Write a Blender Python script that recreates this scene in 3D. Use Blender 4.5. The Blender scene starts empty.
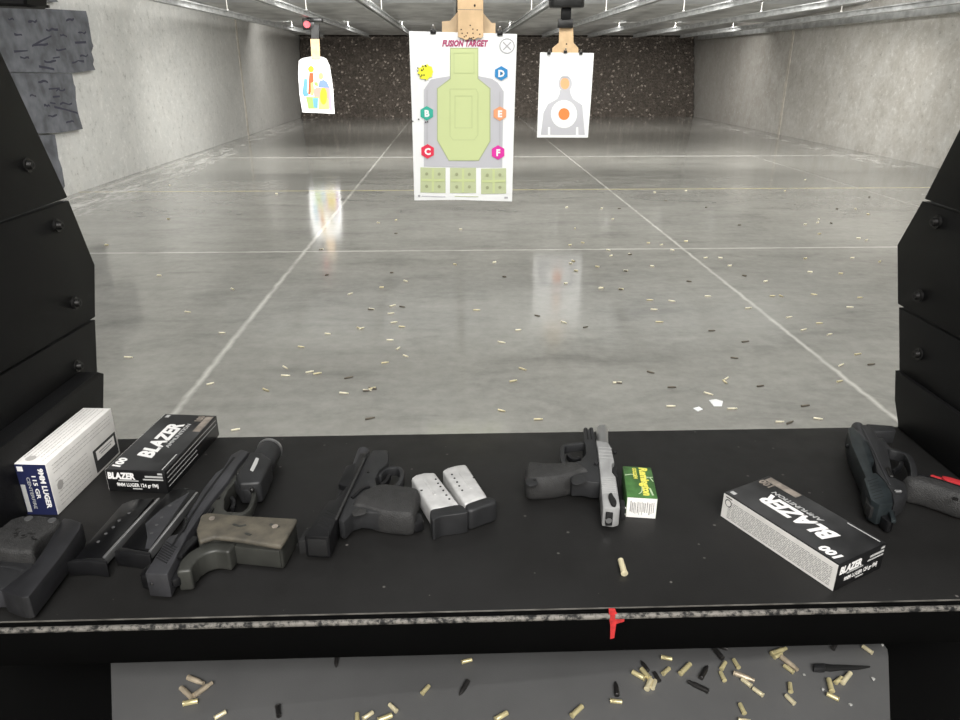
import bpy, bmesh, math, random
from mathutils import Vector, Matrix, Euler
random.seed(7)
S = bpy.context.scene
COL = S.collection

# ------------------------------------------------------------------ camera
FPX = 721.0
PITCH = math.atan(294 / FPX)
YAW = math.radians(1.9)
CAMZ = 1.42
cd = bpy.data.cameras.new('camera')
cam = bpy.data.objects.new('camera', cd); COL.objects.link(cam)
cam.location = (0, 0, CAMZ)
cam.rotation_euler = (math.pi / 2 - PITCH, 0, -YAW)
cd.sensor_fit = 'HORIZONTAL'; cd.sensor_width = 36.0
cd.lens = 36.0 * FPX / 960.0
cd.clip_start = 0.02; cd.clip_end = 200
S.camera = cam

# ------------------------------------------------------------------ world, lights, exposure
w = bpy.data.worlds.new('world'); S.world = w; w.use_nodes = True
w.node_tree.nodes['Background'].inputs[0].default_value = (0.9, 0.95, 1.0, 1)
w.node_tree.nodes['Background'].inputs[1].default_value = 0.10
S.view_settings.view_transform = 'Standard'
S.view_settings.look = 'None'
S.view_settings.gamma = 1
S.view_settings.use_curve_mapping = False
S.view_settings.exposure = 0.0

def area(name, loc, sx, sy, power, color=(1, 1, 1), rot=(0, 0, 0), spread=180):
    l = bpy.data.lights.new(name, 'AREA'); l.shape = 'RECTANGLE'
    l.size = sx; l.size_y = sy; l.energy = power; l.color = color
    l.spread = math.radians(spread)
    o = bpy.data.objects.new(name, l); COL.objects.link(o)
    o.location = loc; o.rotation_euler = rot
    return o
WARM = (1.0, 0.985, 0.94)
R = math.radians
area('range_light', (1.3, 2.3, 3.1), 8.5, 0.4, 200, WARM, (R(50), 0, 0))
area('range_light', (1.3, 6.4, 3.1), 9.0, 0.4, 215, WARM, (R(30), 0, 0))
area('range_light', (1.3, 9.0, 3.0), 9.0, 0.4, 228, WARM, (R(30), 0, 0))
area('range_light', (1.3, 10.85, 2.52), 9.6, 0.15, 360, WARM, (R(52), 0, 0), 125)
area('range_light', (1.3, 18.12, 2.44), 10.4, 0.12, 260, WARM, (R(35), 0, 0))  # added unseen light to brighten the far end, hidden behind the middle baffle
area('booth_light', (0.1, -1.5, 2.75), 2.2, 0.6, 135, (1, 0.985, 0.96), (R(18), 0, 0))
area('booth_light', (0.1, 0.15, 2.6), 1.2, 0.3, 12, (0.98, 0.98, 1.0))

# ------------------------------------------------------------------ pixel helpers (960x720 photograph)
FW = Vector((math.sin(YAW) * math.cos(PITCH), math.cos(YAW) * math.cos(PITCH), -math.sin(PITCH)))
RT = Vector((math.cos(YAW), -math.sin(YAW), 0))
UP = RT.cross(FW)
C0 = Vector((0, 0, CAMZ))
def ray(x, y): return FW + RT * ((x - 480) / FPX) + UP * ((360 - y) / FPX)
def onz(p, z): r = ray(*p); return C0 + r * ((z - CAMZ) / r.z)
def ony(p, d): r = ray(*p); return C0 + r * (d / r.y)
def onx(p, X): r = ray(*p); return C0 + r * (X / r.x)
def cr(x0, y0, s, pts): return [(x0 + x / s, y0 + y / s) for x, y in pts]

# ------------------------------------------------------------------ materials
def mat(name, col, rough=0.5, metal=0.0, var=0.0, vscale=30.0, bump=0.0, bscale=200.0, spec=0.5, col2=None):
    m = bpy.data.materials.new(name); m.use_nodes = True
    nt = m.node_tree; b = nt.nodes['Principled BSDF']
    b.inputs['Base Color'].default_value = (*col, 1)
    b.inputs['Roughness'].default_value = rough
    b.inputs['Metallic'].default_value = metal
    b.inputs['Specular IOR Level'].default_value = spec
    tc = nt.nodes.new('ShaderNodeTexCoord')
    n = nt.nodes.new('ShaderNodeTexNoise'); n.inputs['Scale'].default_value = vscale
    n.inputs['Detail'].default_value = 6
    nt.links.new(tc.outputs['Object'], n.inputs['Vector'])
    r = nt.nodes.new('ShaderNodeValToRGB')
    c2 = col2 if col2 else tuple(max(0, c * (1 - var)) for c in col)
    c1 = col if col2 else tuple(min(1, c * (1 + var)) for c in col)
    r.color_ramp.elements[0].position = 0.35; r.color_ramp.elements[1].position = 0.65
    r.color_ramp.elements[0].color = (*c2, 1); r.color_ramp.elements[1].color = (*c1, 1)
    nt.links.new(n.outputs['Fac'], r.inputs['Fac'])
    nt.links.new(r.outputs['Color'], b.inputs['Base Color'])
    if bump:
        n2 = nt.nodes.new('ShaderNodeTexNoise'); n2.inputs['Scale'].default_value = bscale
        n2.inputs['Detail'].default_value = 4
        nt.links.new(tc.outputs['Object'], n2.inputs['Vector'])
        bp = nt.nodes.new('ShaderNodeBump'); bp.inputs['Strength'].default_value = bump
        bp.inputs['Distance'].default_value = 0.002
        nt.links.new(n2.outputs['Fac'], bp.inputs['Height'])
        nt.links.new(bp.outputs['Normal'], b.inputs['Normal'])
    return m

class NT:
    """tiny node-graph helper"""
    def __init__(s, name):
        s.m = bpy.data.materials.new(name); s.m.use_nodes = True
        s.nt = s.m.node_tree; s.b = s.nt.nodes['Principled BSDF']
    def n(s, t, **kw):
        x = s.nt.nodes.new(t)
        for k, v in kw.items(): setattr(x, k, v)
        return x
    def l(s, a, b): s.nt.links.new(a, b)
    def math(s, op, a, b=None, c=None, clamp=False):
        x = s.n('ShaderNodeMath', operation=op, use_clamp=clamp)
        for i, v in enumerate((a, b, c)):
            if v is None: continue
            if isinstance(v, (int, float)): x.inputs[i].default_value = v
            else: s.l(v, x.inputs[i])
        return x.outputs[0]
    def noise(s, vec, scale, detail=5, rough=0.55, dist=0):
        x = s.n('ShaderNodeTexNoise'); x.inputs['Scale'].default_value = scale
        x.inputs['Detail'].default_value = detail; x.inputs['Roughness'].default_value = rough
        x.inputs['Distortion'].default_value = dist
        s.l(vec, x.inputs['Vector']); return x.outputs['Fac']
    def ramp(s, fac, *stops):
        x = s.n('ShaderNodeValToRGB'); e = x.color_ramp.elements
        while len(e) < len(stops): e.new(0.5)
        for i, (p, c) in enumerate(stops):
            e[i].position = p; e[i].color = (*c, 1) if len(c) == 3 else c
        s.l(fac, x.inputs['Fac']); return x.outputs['Color']
    def mix(s, fac, a, b, mode='MIX'):
        x = s.n('ShaderNodeMix', data_type='RGBA', blend_type=mode)
        if isinstance(fac, (int, float)): x.inputs[0].default_value = fac
        else: s.l(fac, x.inputs[0])
        for i, v in ((6, a), (7, b)):
            if isinstance(v, tuple): x.inputs[i].default_value = (*v, 1)
            else: s.l(v, x.inputs[i])
        return x.outputs[2]
    def pos(s):
        g = s.n('ShaderNodeNewGeometry'); return g.outputs['Position']
    def xyz(s, v):
        x = s.n('ShaderNodeSeparateXYZ'); s.l(v, x.inputs[0]); return x.outputs
    def scale(s, v, sc):
        x = s.n('ShaderNodeVectorMath', operation='MULTIPLY'); s.l(v, x.inputs[0])
        x.inputs[1].default_value = sc; return x.outputs[0]
    def bump(s, h, strength, dist):
        x = s.n('ShaderNodeBump'); x.inputs['Strength'].default_value = strength
        x.inputs['Distance'].default_value = dist; s.l(h, x.inputs['Height'])
        s.l(x.outputs['Normal'], s.b.inputs['Normal'])

# ---- floor
def floor_material():
    k = NT('polished_concrete'); P = k.pos(); x, y, z = k.xyz(P)
    big = k.noise(P, 0.7, 6, 0.6)
    st = k.noise(k.scale(P, (0.6, 1.6, 1)), 2.2, 8, 0.65, 0.6)
    fine = k.noise(P, 14, 6, 0.7)
    c = k.ramp(big, (0.3, (0.185, 0.182, 0.170)), (0.7, (0.285, 0.28, 0.258)))
    c = k.mix(k.math('MULTIPLY', k.ramp(st, (0.38, (0, 0, 0)), (0.68, (1, 1, 1))), 0.38), c, (0.42, 0.415, 0.385))
    c = k.mix(k.math('MULTIPLY', k.ramp(st, (0.25, (1, 1, 1)), (0.44, (0, 0, 0))), 0.55), c, (0.125, 0.123, 0.118))
    c = k.mix(0.18, c, k.ramp(fine, (0.3, (0.15, 0.15, 0.14)), (0.7, (0.5, 0.5, 0.46))))
    # light falloff painted in: floor colour darkens towards the berm
    floor_falloff = k.math('MULTIPLY', k.math('DIVIDE', k.math('SUBTRACT', y, 11.0), 8.0, clamp=True), 0.55)
    c = k.mix(floor_falloff, c, (0.125, 0.118, 0.108))
    wob = k.math('MULTIPLY', k.math('SUBTRACT', k.noise(P, 9, 3), 0.5), 0.03)
    brk = k.ramp(k.noise(P, 3.0, 5), (0.3, (0.35, 0.35, 0.35)), (0.55, (1, 1, 1)))
    def line(coord, at, hw):
        d = k.math('ABSOLUTE', k.math('SUBTRACT', k.math('ADD', coord, wob), at))
        return k.math('SUBTRACT', 1.0, k.math('DIVIDE', d, hw), clamp=True)
    for coord, at, hw, colr in ((x, -1.255, 0.024, (0.62, 0.61, 0.57)), (x, 1.90, 0.020, (0.62, 0.61, 0.57)),
                                (y, 5.90, 0.026, (0.62, 0.61, 0.57)), (y, 9.05, 0.045, (0.62, 0.55, 0.30)),
                                (y, 12.55, 0.10, (0.58, 0.57, 0.54)),
                                (x, -4.42, 0.04, (0.55, 0.54, 0.5)), (x, 5.05, 0.02, (0.48, 0.47, 0.44))):
        m = k.math('MULTIPLY', k.math('MULTIPLY', line(coord, at, hw), 0.95), brk)
        c = k.mix(m, c, colr)
    # pale paper dust lying along both side walls
    for at, hw, y0 in ((-4.15, 0.55, 7.5), (6.75, 0.5, 11.0)):
        d = k.math('ABSOLUTE', k.math('SUBTRACT', x, at))
        band = k.math('SUBTRACT', 1.0, k.math('DIVIDE', d, hw), clamp=True)
        band = k.math('MULTIPLY', band, k.math('GREATER_THAN', y, y0))
        ns = k.ramp(k.noise(k.scale(P, (2.0, 0.6, 1)), 3.0, 8, 0.7), (0.46, (0, 0, 0)), (0.6, (1, 1, 1)))
        c = k.mix(k.math('MULTIPLY', band, ns), c, (0.72, 0.71, 0.68))
    k.l(c, k.b.inputs['Base Color'])
    r = k.ramp(st, (0.3, (0.07, 0.07, 0.07)), (0.7, (0.15, 0.15, 0.15)))
    k.l(r, k.b.inputs['Roughness'])
    k.b.inputs['Specular IOR Level'].default_value = 0.6
    k.bump(fine, 0.05, 0.002)
    return k.m

def wall_material(name, a, b, dark):
    k = NT(name); P = k.pos(); x, y, z = k.xyz(P)
    big = k.noise(P, 0.5, 5, 0.6)
    med = k.noise(P, 3.0, 9, 0.72)
    sp = k.noise(P, 11, 8, 0.8)
    c = k.ramp(big, (0.3, a), (0.7, b))
    c = k.mix(k.math('MULTIPLY', k.ramp(med, (0.42, (0, 0, 0)), (0.60, (1, 1, 1))), 0.55), c, (0.62, 0.61, 0.585))
    c = k.mix(k.math('MULTIPLY', k.ramp(sp, (0.30, (1, 1, 1)), (0.44, (0, 0, 0))), 0.75), c, dark)
    c = k.mix(k.math('MULTIPLY', k.ramp(sp, (0.54, (0, 0, 0)), (0.66, (1, 1, 1))), 0.6), c, (0.82, 0.81, 0.79))
    # weaker light downrange put into the wall colour, darker towards the bullet trap
    wall_falloff = k.math('MULTIPLY', k.math('DIVIDE', k.math('SUBTRACT', y, 13.5), 7.0, clamp=True), 0.62)
    c = k.mix(wall_falloff, c, (0.17, 0.155, 0.14))
    k.l(c, k.b.inputs['Base Color']); k.b.inputs['Roughness'].default_value = 0.85
    k.bump(med, 0.8, 0.03)
    return k.m

def berm_material():
    k = NT('chopped_rubber'); P = k.pos()
    v = k.n('ShaderNodeTexVoronoi'); v.inputs['Scale'].default_value = 19; k.l(P, v.inputs['Vector'])
    s = k.xyz(v.outputs['Color'])
    c = k.ramp(s[0], (0.0, (0.055, 0.046, 0.038)), (0.6, (0.085, 0.07, 0.058)), (0.93, (0.115, 0.097, 0.082)), (0.995, (0.36, 0.31, 0.27)))
    k.nt.nodes[-1].color_ramp.interpolation = 'LINEAR'
    k.l(c, k.b.inputs['Base Color']); k.b.inputs['Roughness'].default_value = 0.9
    k.bump(v.outputs['Distance'], 0.8, 0.05)
    return k.m

def worn_edge_material():
    k = NT('worn_black_paint_edge'); P = k.pos()
    n = k.noise(k.scale(P, (1, 1, 1)), 130, 8, 0.75)
    f = k.ramp(n, (0.44, (0, 0, 0)), (0.56, (1, 1, 1)))
    c = k.mix(f, (0.012, 0.012, 0.012), (0.34, 0.32, 0.29))
    k.l(c, k.b.inputs['Base Color']); k.b.inputs['Roughness'].default_value = 0.4
    k.l(k.math('MULTIPLY', k.xyz(f)[0], 0.6), k.b.inputs['Metallic'])
    return k.m

def counter_material():
    k = NT('black_rubber_mat'); P = k.pos()
    c = k.ramp(k.noise(P, 7, 7, 0.65), (0.3, (0.0080, 0.0077, 0.0072)), (0.7, (0.0132, 0.0128, 0.0125)))
    v = k.n('ShaderNodeTexVoronoi'); v.inputs['Scale'].default_value = 75; k.l(P, v.inputs['Vector'])
    near = k.math('LESS_THAN', v.outputs['Distance'], 0.11)
    pick = k.math('GREATER_THAN', k.xyz(v.outputs['Color'])[0], 0.82)
    c = k.mix(k.math('MULTIPLY', k.math('MULTIPLY', near, pick), 0.5), c, (0.16, 0.15, 0.14))
    k.l(c, k.b.inputs['Base Color'])
    k.l(k.ramp(k.noise(P, 12, 5), (0.3, (0.42, 0.42, 0.42)), (0.7, (0.58, 0.58, 0.58))), k.b.inputs['Roughness'])
    k.b.inputs['Specular IOR Level'].default_value = 0.3
    k.bump(k.noise(P, 500, 3), 0.15, 0.0006)
    return k.m

M = {}
M['floor'] = floor_material()
M['wall_l'] = wall_material('rough_concrete_grey', (0.50, 0.50, 0.485), (0.64, 0.64, 0.62), (0.2, 0.2, 0.19))
M['wall_r'] = wall_material('rough_concrete_beige', (0.40, 0.38, 0.345), (0.54, 0.515, 0.475), (0.19, 0.18, 0.165))
M['berm'] = berm_material()
M['worn'] = worn_edge_material()
M['mat'] = counter_material()
M['piping'] = mat('scuffed_grey_edge', (0.10, 0.095, 0.085), 0.5, 0, 0.6, 40)
M['ceil'] = mat('grey_baffle_steel', (0.58, 0.58, 0.57), 0.6, 0, 0.2, 2.0)
M['ceil2'] = mat('pale_baffle_steel', (0.46, 0.47, 0.48), 0.6, 0, 0.1, 2.0)
M['rail'] = mat('galvanised_rail', (0.62, 0.63, 0.63), 0.35, 0.6, 0.2, 6.0)
M['bolt'] = mat('white_bolt', (0.6, 0.59, 0.55), 0.5)
M['seam'] = mat('pale_joint', (0.45, 0.42, 0.37), 0.8, 0, 0.2, 8)
M['foam'] = mat('slate_rubber_panel', (0.115, 0.12, 0.135), 0.7, 0, 0.35, 6.0, 0.6, 30)
M['crack'] = mat('dark_tear', (0.04, 0.04, 0.06), 0.9)
M['plate'] = mat('black_powder_coat', (0.0065, 0.0065, 0.0068), 0.5, 0, 0.12, 12, 0.12, 700, 0.14)
M['apron'] = mat('black_gloss_paint', (0.0018, 0.0018, 0.0018), 0.65, 0, 0.1, 20, spec=0.04)
M['screw'] = mat('black_oxide_screw', (0.035, 0.034, 0.033), 0.35, 0.7, 0.2, 200)
M['shelf'] = mat('grey_shelf_mat', (0.105, 0.105, 0.105), 0.6, 0, 0.08, 10, 0.1, 500)
M['dark'] = mat('dark_underbench', (0.003, 0.003, 0.003), 0.7, spec=0.06)
M['red_paint'] = mat('red_paint', (0.5, 0.03, 0.03), 0.5, 0, 0.3, 150)
M['paper'] = mat('white_paper', (0.86, 0.87, 0.88), 0.75, 0, 0.02, 10)
M['card'] = mat('tan_cardboard', (0.62, 0.44, 0.26), 0.85, 0, 0.1, 12)
M['card2'] = mat('tan_cardboard_back', (0.60, 0.45, 0.29), 0.85, 0, 0.1, 12)
M['hole'] = mat('bullet_hole_dark', (0.05, 0.035, 0.025), 0.9)
M['clip'] = mat('black_clip_steel', (0.012, 0.012, 0.012), 0.35, 0.3)
M['steel'] = mat('bright_steel', (0.55, 0.55, 0.55), 0.28, 0.9, 0.08, 40)
M['magsteel'] = mat('brushed_magazine_steel', (0.50, 0.495, 0.485), 0.42, 0.15, 0.1, 90)
M['slide_silver'] = mat('stainless_slide', (0.33, 0.33, 0.326), 0.42, 0.15, 0.12, 70)
M['gun_grey'] = mat('grey_parkerised_slide', (0.046, 0.046, 0.050), 0.42, 0.35, 0.25, 30)
M['dim_grey'] = mat('dull_grey_hole', (0.07, 0.07, 0.07), 0.5)
M['gun_mid'] = mat('dark_grey_slide', (0.020, 0.020, 0.022), 0.45, 0.2, 0.3, 40)
M['gun_black'] = mat('blued_black_steel', (0.011, 0.011, 0.012), 0.38, 0.4, 0.25, 40)
M['gun_teal'] = mat('blue_grey_steel', (0.032, 0.040, 0.043), 0.35, 0.5, 0.3, 50)
M['polymer'] = mat('black_polymer', (0.0150, 0.0153, 0.0163), 0.52, 0, 0.2, 60, 0.1, 900)
M['stipple'] = mat('stippled_polymer', (0.0235, 0.023, 0.0225), 0.6, 0, 0.2, 120, 0.6, 900)
M['grip_tan'] = mat('worn_tan_grip', (0.105, 0.092, 0.068), 0.7, 0, 0.3, 60, 0.2, 300, col2=(0.055, 0.049, 0.038))
M['frame_olive'] = mat('grey_green_frame', (0.036, 0.0365, 0.032), 0.45, 0.2, 0.2, 40)
M['magblack'] = mat('gloss_black_steel', (0.004, 0.004, 0.0045), 0.28, 0.1, 0.1, 40)
M['void'] = mat('black_void', (0.004, 0.004, 0.004), 0.8)
M['white'] = mat('white_print', (0.78, 0.77, 0.75), 0.6)
M['dim_white'] = mat('grey_print', (0.42, 0.42, 0.41), 0.6)
M['cream'] = mat('off_white_card', (0.80, 0.78, 0.745), 0.6, 0, 0.05, 60)
M['cream_print'] = mat('fine_print_grey', (0.33, 0.32, 0.31), 0.7, 0, 0.25, 400)
M['box_black'] = mat('black_carton', (0.008, 0.008, 0.0085), 0.35, 0, 0.2, 20)
M['box_top'] = mat('smoky_black_carton', (0.012, 0.012, 0.0125), 0.33, 0, 0, 17, col2=(0.050, 0.050, 0.051))
M['box_tan'] = mat('bronze_print', (0.22, 0.19, 0.16), 0.5, 0, 0.3, 120)
M['navy'] = mat('navy_carton', (0.012, 0.016, 0.06), 0.5)
M['green'] = mat('green_carton', (0.05, 0.135, 0.035), 0.45, 0, 0.35, 70)
M['yellow'] = mat('yellow_print', (0.75, 0.70, 0.12), 0.5)
M['pale_green'] = mat('pale_green_print', (0.45, 0.58, 0.36), 0.5)
M['brass'] = mat('brass', (0.64, 0.56, 0.31), 0.3, 0.4, 0.15, 90)
M['brass_pale'] = mat('pale_brass', (0.74, 0.66, 0.44), 0.32, 0.35, 0.15, 90)
M['brass_tan'] = mat('tarnished_brass', (0.50, 0.42, 0.31), 0.4, 0.4, 0.2, 90)
M['brass_bright'] = mat('bright_pale_brass', (0.90, 0.84, 0.66), 0.3, 0.15, 0.1, 90)
M['case_dark'] = mat('dark_steel_case', (0.045, 0.043, 0.042), 0.4, 0.6, 0.2, 90)
M['case_floor_dark'] = mat('dull_brown_case', (0.17, 0.15, 0.12), 0.5, 0.4, 0.2, 90)
M['red_plastic'] = mat('red_plastic', (0.45, 0.03, 0.035), 0.4)
M['debris'] = mat('pale_grit', (0.4, 0.4, 0.38), 0.7)
M['ink_red'] = mat('dark_red_ink', (0.40, 0.05, 0.15), 0.7)
M['ink_grey'] = mat('lavender_grey_ink', (0.52, 0.52, 0.56), 0.75)
M['ink_green'] = mat('yellow_green_ink', (0.57, 0.645, 0.325), 0.75)
M['ink_green2'] = mat('olive_ink', (0.42, 0.48, 0.27), 0.75)
M['zone'] = mat('zone_line_ink', (0.48, 0.55, 0.29), 0.75)
M['ink_olive'] = mat('dark_olive_ink', (0.34, 0.37, 0.22), 0.75)
M['ink_pale'] = mat('pale_green_ink', (0.52, 0.575, 0.35), 0.75)
M['ink_black'] = mat('black_ink', (0.03, 0.03, 0.03), 0.7)
M['ink_mid'] = mat('mid_grey_ink', (0.42, 0.42, 0.44), 0.75)
M['hx_yellow'] = mat('yellow_ink', (0.90, 0.88, 0.05), 0.7)
M['hx_blue'] = mat('blue_ink', (0.03, 0.25, 0.56), 0.7)
M['hx_teal'] = mat('teal_ink', (0.04, 0.42, 0.32), 0.7)
M['hx_orange'] = mat('orange_ink', (0.83, 0.36, 0.18), 0.7)
M['hx_red'] = mat('red_ink', (0.75, 0.03, 0.08), 0.7)
M['hx_pink'] = mat('magenta_ink', (0.72, 0.03, 0.36), 0.7)
M['ink_orange'] = mat('bright_orange_ink', (0.90, 0.24, 0.06), 0.7)
M['ink_peach'] = mat('peach_ink', (0.85, 0.42, 0.2), 0.7)
M['ink_lblue'] = mat('sky_blue_ink', (0.104, 0.281, 0.413), 0.75)
M['ink_peri'] = mat('periwinkle_ink', (0.144, 0.217, 0.44), 0.75)
M['ink_lav'] = mat('lavender_ink', (0.372, 0.281, 0.413), 0.75)
M['ink_pinkp'] = mat('salmon_ink', (0.468, 0.264, 0.224), 0.75)
M['ink_yel'] = mat('golden_ink', (0.506, 0.38, 0.018), 0.75)
M['ink_lyel'] = mat('light_yellow_ink', (0.506, 0.449, 0.156), 0.75)
M['ink_rust'] = mat('rust_ink', (0.396, 0.086, 0.027), 0.75)
M['ink_lime'] = mat('lime_ink', (0.259, 0.413, 0.104), 0.75)

# ------------------------------------------------------------------ mesh helpers
def link(name, me, m=None, parent=None):
    o = bpy.data.objects.new(name, me); COL.objects.link(o)
    if m is not None: me.materials.append(m)
    if parent is not None: o.parent = parent
    return o

def finish(bm, angle=35):
    bmesh.ops.recalc_face_normals(bm, faces=bm.faces[:])
    me = bpy.data.meshes.new('mesh'); bm.to_mesh(me); bm.free()
    for p in me.polygons: p.use_smooth = True
    me.set_sharp_from_angle(angle=math.radians(angle))
    return me

def world_origin(parent):
    o = Vector((0, 0, 0)); p = parent
    while p is not None:
        o = o + p.location; p = p.parent
    return o

def obj(name, bm, m, parent=None, angle=35):
    """link a bmesh given in world coordinates as one mesh object (children are stored relative to the thing's base)"""
    if parent is not None:
        bmesh.ops.translate(bm, verts=bm.verts[:], vec=-world_origin(parent))
        return link(name, finish(bm, angle), m, parent)
    lo = Vector((min(v.co.x for v in bm.verts), min(v.co.y for v in bm.verts), min(v.co.z for v in bm.verts)))
    hi = Vector((max(v.co.x for v in bm.verts), max(v.co.y for v in bm.verts), max(v.co.z for v in bm.verts)))
    org = Vector(((lo.x + hi.x) / 2, (lo.y + hi.y) / 2, lo.z))
    bmesh.ops.translate(bm, verts=bm.verts[:], vec=-org)
    o = link(name, finish(bm, angle), m); o.location = org
    return o

def tag(o, label, cat, group=None, kind=None):
    o['label'] = label; o['category'] = cat
    if group: o['group'] = group
    if kind: o['kind'] = kind
    return o

def thing(name, label, cat, loc, group=None):
    o = bpy.data.objects.new(name, None); COL.objects.link(o)
    o.location = loc; o.empty_display_size = 0.05
    return tag(o, label, cat, group)

def struct(name, bm, m, parent=None, label=None):
    o = obj(name, bm, m, parent)
    if parent is None: o['kind'] = 'structure'
    return o

def bevel_all(bm, w, seg=2, ang=30):
    if w <= 0: return
    es = [e for e in bm.edges if len(e.link_faces) == 2 and e.calc_face_angle(0) > math.radians(ang)]
    bmesh.ops.bevel(bm, geom=es, offset=w, segments=seg, profile=0.5, affect='EDGES', clamp_overlap=True)

def dedupe(pts):
    out = []
    for p in pts:
        if not out or (Vector(p[:2]) - Vector(out[-1][:2])).length > 1e-5: out.append(p)
    return out

def prism_bm(xy, z0, z1, bev=0.001, seg=2):
    bm = bmesh.new(); xy = dedupe(xy)
    t = [bm.verts.new((p[0], p[1], z1)) for p in xy]
    b = [bm.verts.new((p[0], p[1], z0)) for p in xy]
    n = len(xy)
    bm.faces.new(t); bm.faces.new(b[::-1])
    for i in range(n):
        j = (i + 1) % n
        bm.faces.new((t[j], t[i], b[i], b[j]))
    bmesh.ops.recalc_face_normals(bm, faces=bm.faces[:])
    bevel_all(bm, bev, seg)
    return bm

def poly_extrude(pts, vec, bev=0.0, seg=1):
    """polygon of 3-D points pushed along vec"""
    bm = bmesh.new()
    a = [bm.verts.new(p) for p in pts]; b = [bm.verts.new(Vector(p) + Vector(vec)) for p in pts]
    n = len(pts); bm.faces.new(a); bm.faces.new(b[::-1])
    for i in range(n):
        j = (i + 1) % n; bm.faces.new((a[j], a[i], b[i], b[j]))
    bmesh.ops.recalc_face_normals(bm, faces=bm.faces[:])
    bevel_all(bm, bev, seg)
    return bm

def smooth_loop(pts, n=4):
    out = []; N = len(pts)
    for i in range(N):
        p0, p1, p2, p3 = (Vector(pts[(i + k - 1) % N][:2]) for k in range(4))
        for j in range(n):
            t = j / n
            out.append(tuple(0.5 * ((2 * p1) + (p2 - p0) * t + (2 * p0 - 5 * p1 + 4 * p2 - p3) * t * t + (3 * p1 - p0 - 3 * p2 + p3) * t ** 3)))
    return out

def smooth_path(pts, n=5):
    P = [Vector(p) for p in pts]; P = [P[0] * 2 - P[1]] + P + [P[-1] * 2 - P[-2]]; out = []
    for i in range(1, len(P) - 2):
        for j in range(n):
            t = j / n; p0, p1, p2, p3 = P[i - 1:i + 3]
            out.append(0.5 * ((2 * p1) + (p2 - p0) * t + (2 * p0 - 5 * p1 + 4 * p2 - p3) * t * t + (3 * p1 - p0 - 3 * p2 + p3) * t ** 3))
    out.append(P[-2]); return out

def pz(pts, z): return [onz(p, z) for p in pts]

def lie(pts, z0, z1, bev=0.001, seg=2, smooth=0):
    """outline of a flat-lying piece, read off at the height of its upper face"""
    w_ = [tuple(q[:2]) for q in pz(pts, z1)]
    if smooth: w_ = smooth_loop(w_, smooth)
    return prism_bm(w_, z0, z1, bev, seg)

def sil(pts, z0, z1, bev, seg=4, smooth=3, sharp=False):
    """rounded piece from its visible outline: the rim facing the viewer is read near the table, the far rim near its top"""
    n = len(pts); A = sum(pts[i][0] * pts[(i + 1) % n][1] - pts[(i + 1) % n][0] * pts[i][1] for i in range(n))
    out = []
    for i, p in enumerate(pts):
        a, c = Vector(pts[i - 1]), Vector(pts[(i + 1) % n]); d = (c - a).normalized()
        ny = -d.x if A > 0 else d.x                       # outward normal, image y
        f = 0.5 + ny * .5                 # 1 = facing the viewer
        z = (z0 + z1) / 2 + (.5 - f) * .6 * (z1 - z0)
        out.append(tuple(onz(p, z)[:2]))
    return pillow(smooth_loop(out, 6), z0, z1, bev)

def resample(loop, n):
    P = [Vector(p[:2]) for p in loop]; P.append(P[0]); L = [0]
    for a, c in zip(P, P[1:]): L.append(L[-1] + (c - a).length)
    out = []; k = 0
    for i in range(n):
        t = L[-1] * i / n
        while L[k + 1] < t: k += 1
        f = (t - L[k]) / max(1e-9, L[k + 1] - L[k]); out.append(P[k].lerp(P[k + 1], f))
    return out

def pillow(loop, z0, z1, r, m=5, n=72):
    """closed outline swelled into a rounded grip: rings draw in towards the top and the underside"""
    P = resample(loop, n)
    A = sum(P[i].x * P[(i + 1) % n].y - P[(i + 1) % n].x * P[i].y for i in range(n))
    if A < 0: P = P[::-1]
    N = []
    for i in range(n):
        d = (P[(i + 2) % n] - P[i - 2]).normalized(); N.append(Vector((-d.y, d.x)))   # inward
    for _ in range(3): N = [(N[i - 1] + N[i] * 2 + N[(i + 1) % n]).normalized() for i in range(n)]
    bm = bmesh.new(); rings = []; h = z1 - z0; prof = []
    for k in range(m + 1):
        a = math.pi / 2 * k / m; prof.append((r * .6 * (1 - math.sin(a)), z0 + h * .45 * (1 - math.cos(a))))
    for k in range(m + 1):
        a = math.pi / 2 * k / m; prof.append((r * (1 - math.cos(a)), z0 + h * .5 + h * .5 * math.sin(a)))
    for off, z in prof: rings.append([bm.verts.new((P[i].x + N[i].x * off, P[i].y + N[i].y * off, z)) for i in range(n)])
    for R0, R1 in zip(rings, rings[1:]):
        for i in range(n):
            j = (i + 1) % n; bm.faces.new((R0[i], R0[j], R1[j], R1[i]))
    bm.faces.new(rings[-1]); bm.faces.new(rings[0][::-1])
    return bm

def ribbon_xy(path, width):
    P = [Vector(p[:2]) for p in path]; L = []; R = []
    for i, p in enumerate(P):
        d = (P[min(i + 1, len(P) - 1)] - P[max(i - 1, 0)]).normalized()
        nrm = Vector((-d.y, d.x)); w_ = width[i] if isinstance(width, list) else width
        L.append(p + nrm * w_ / 2); R.append(p - nrm * w_ / 2)
    return [tuple(v) for v in L + R[::-1]]

def lie_ribbon(pts, width, z0, z1, bev=0.001, seg=2, smooth=4):
    w_ = [Vector(q[:2]) for q in pz(pts, z1)]
    if smooth: w_ = smooth_path(w_, smooth)
    return prism_bm(ribbon_xy(w_, width), z0, z1, bev, seg)

def box_bm(x0, x1, y0, y1, z0, z1, bev=0.0, seg=2):
    return prism_bm([(x0, y0), (x1, y0), (x1, y1), (x0, y1)], z0, z1, bev, seg)

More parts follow.
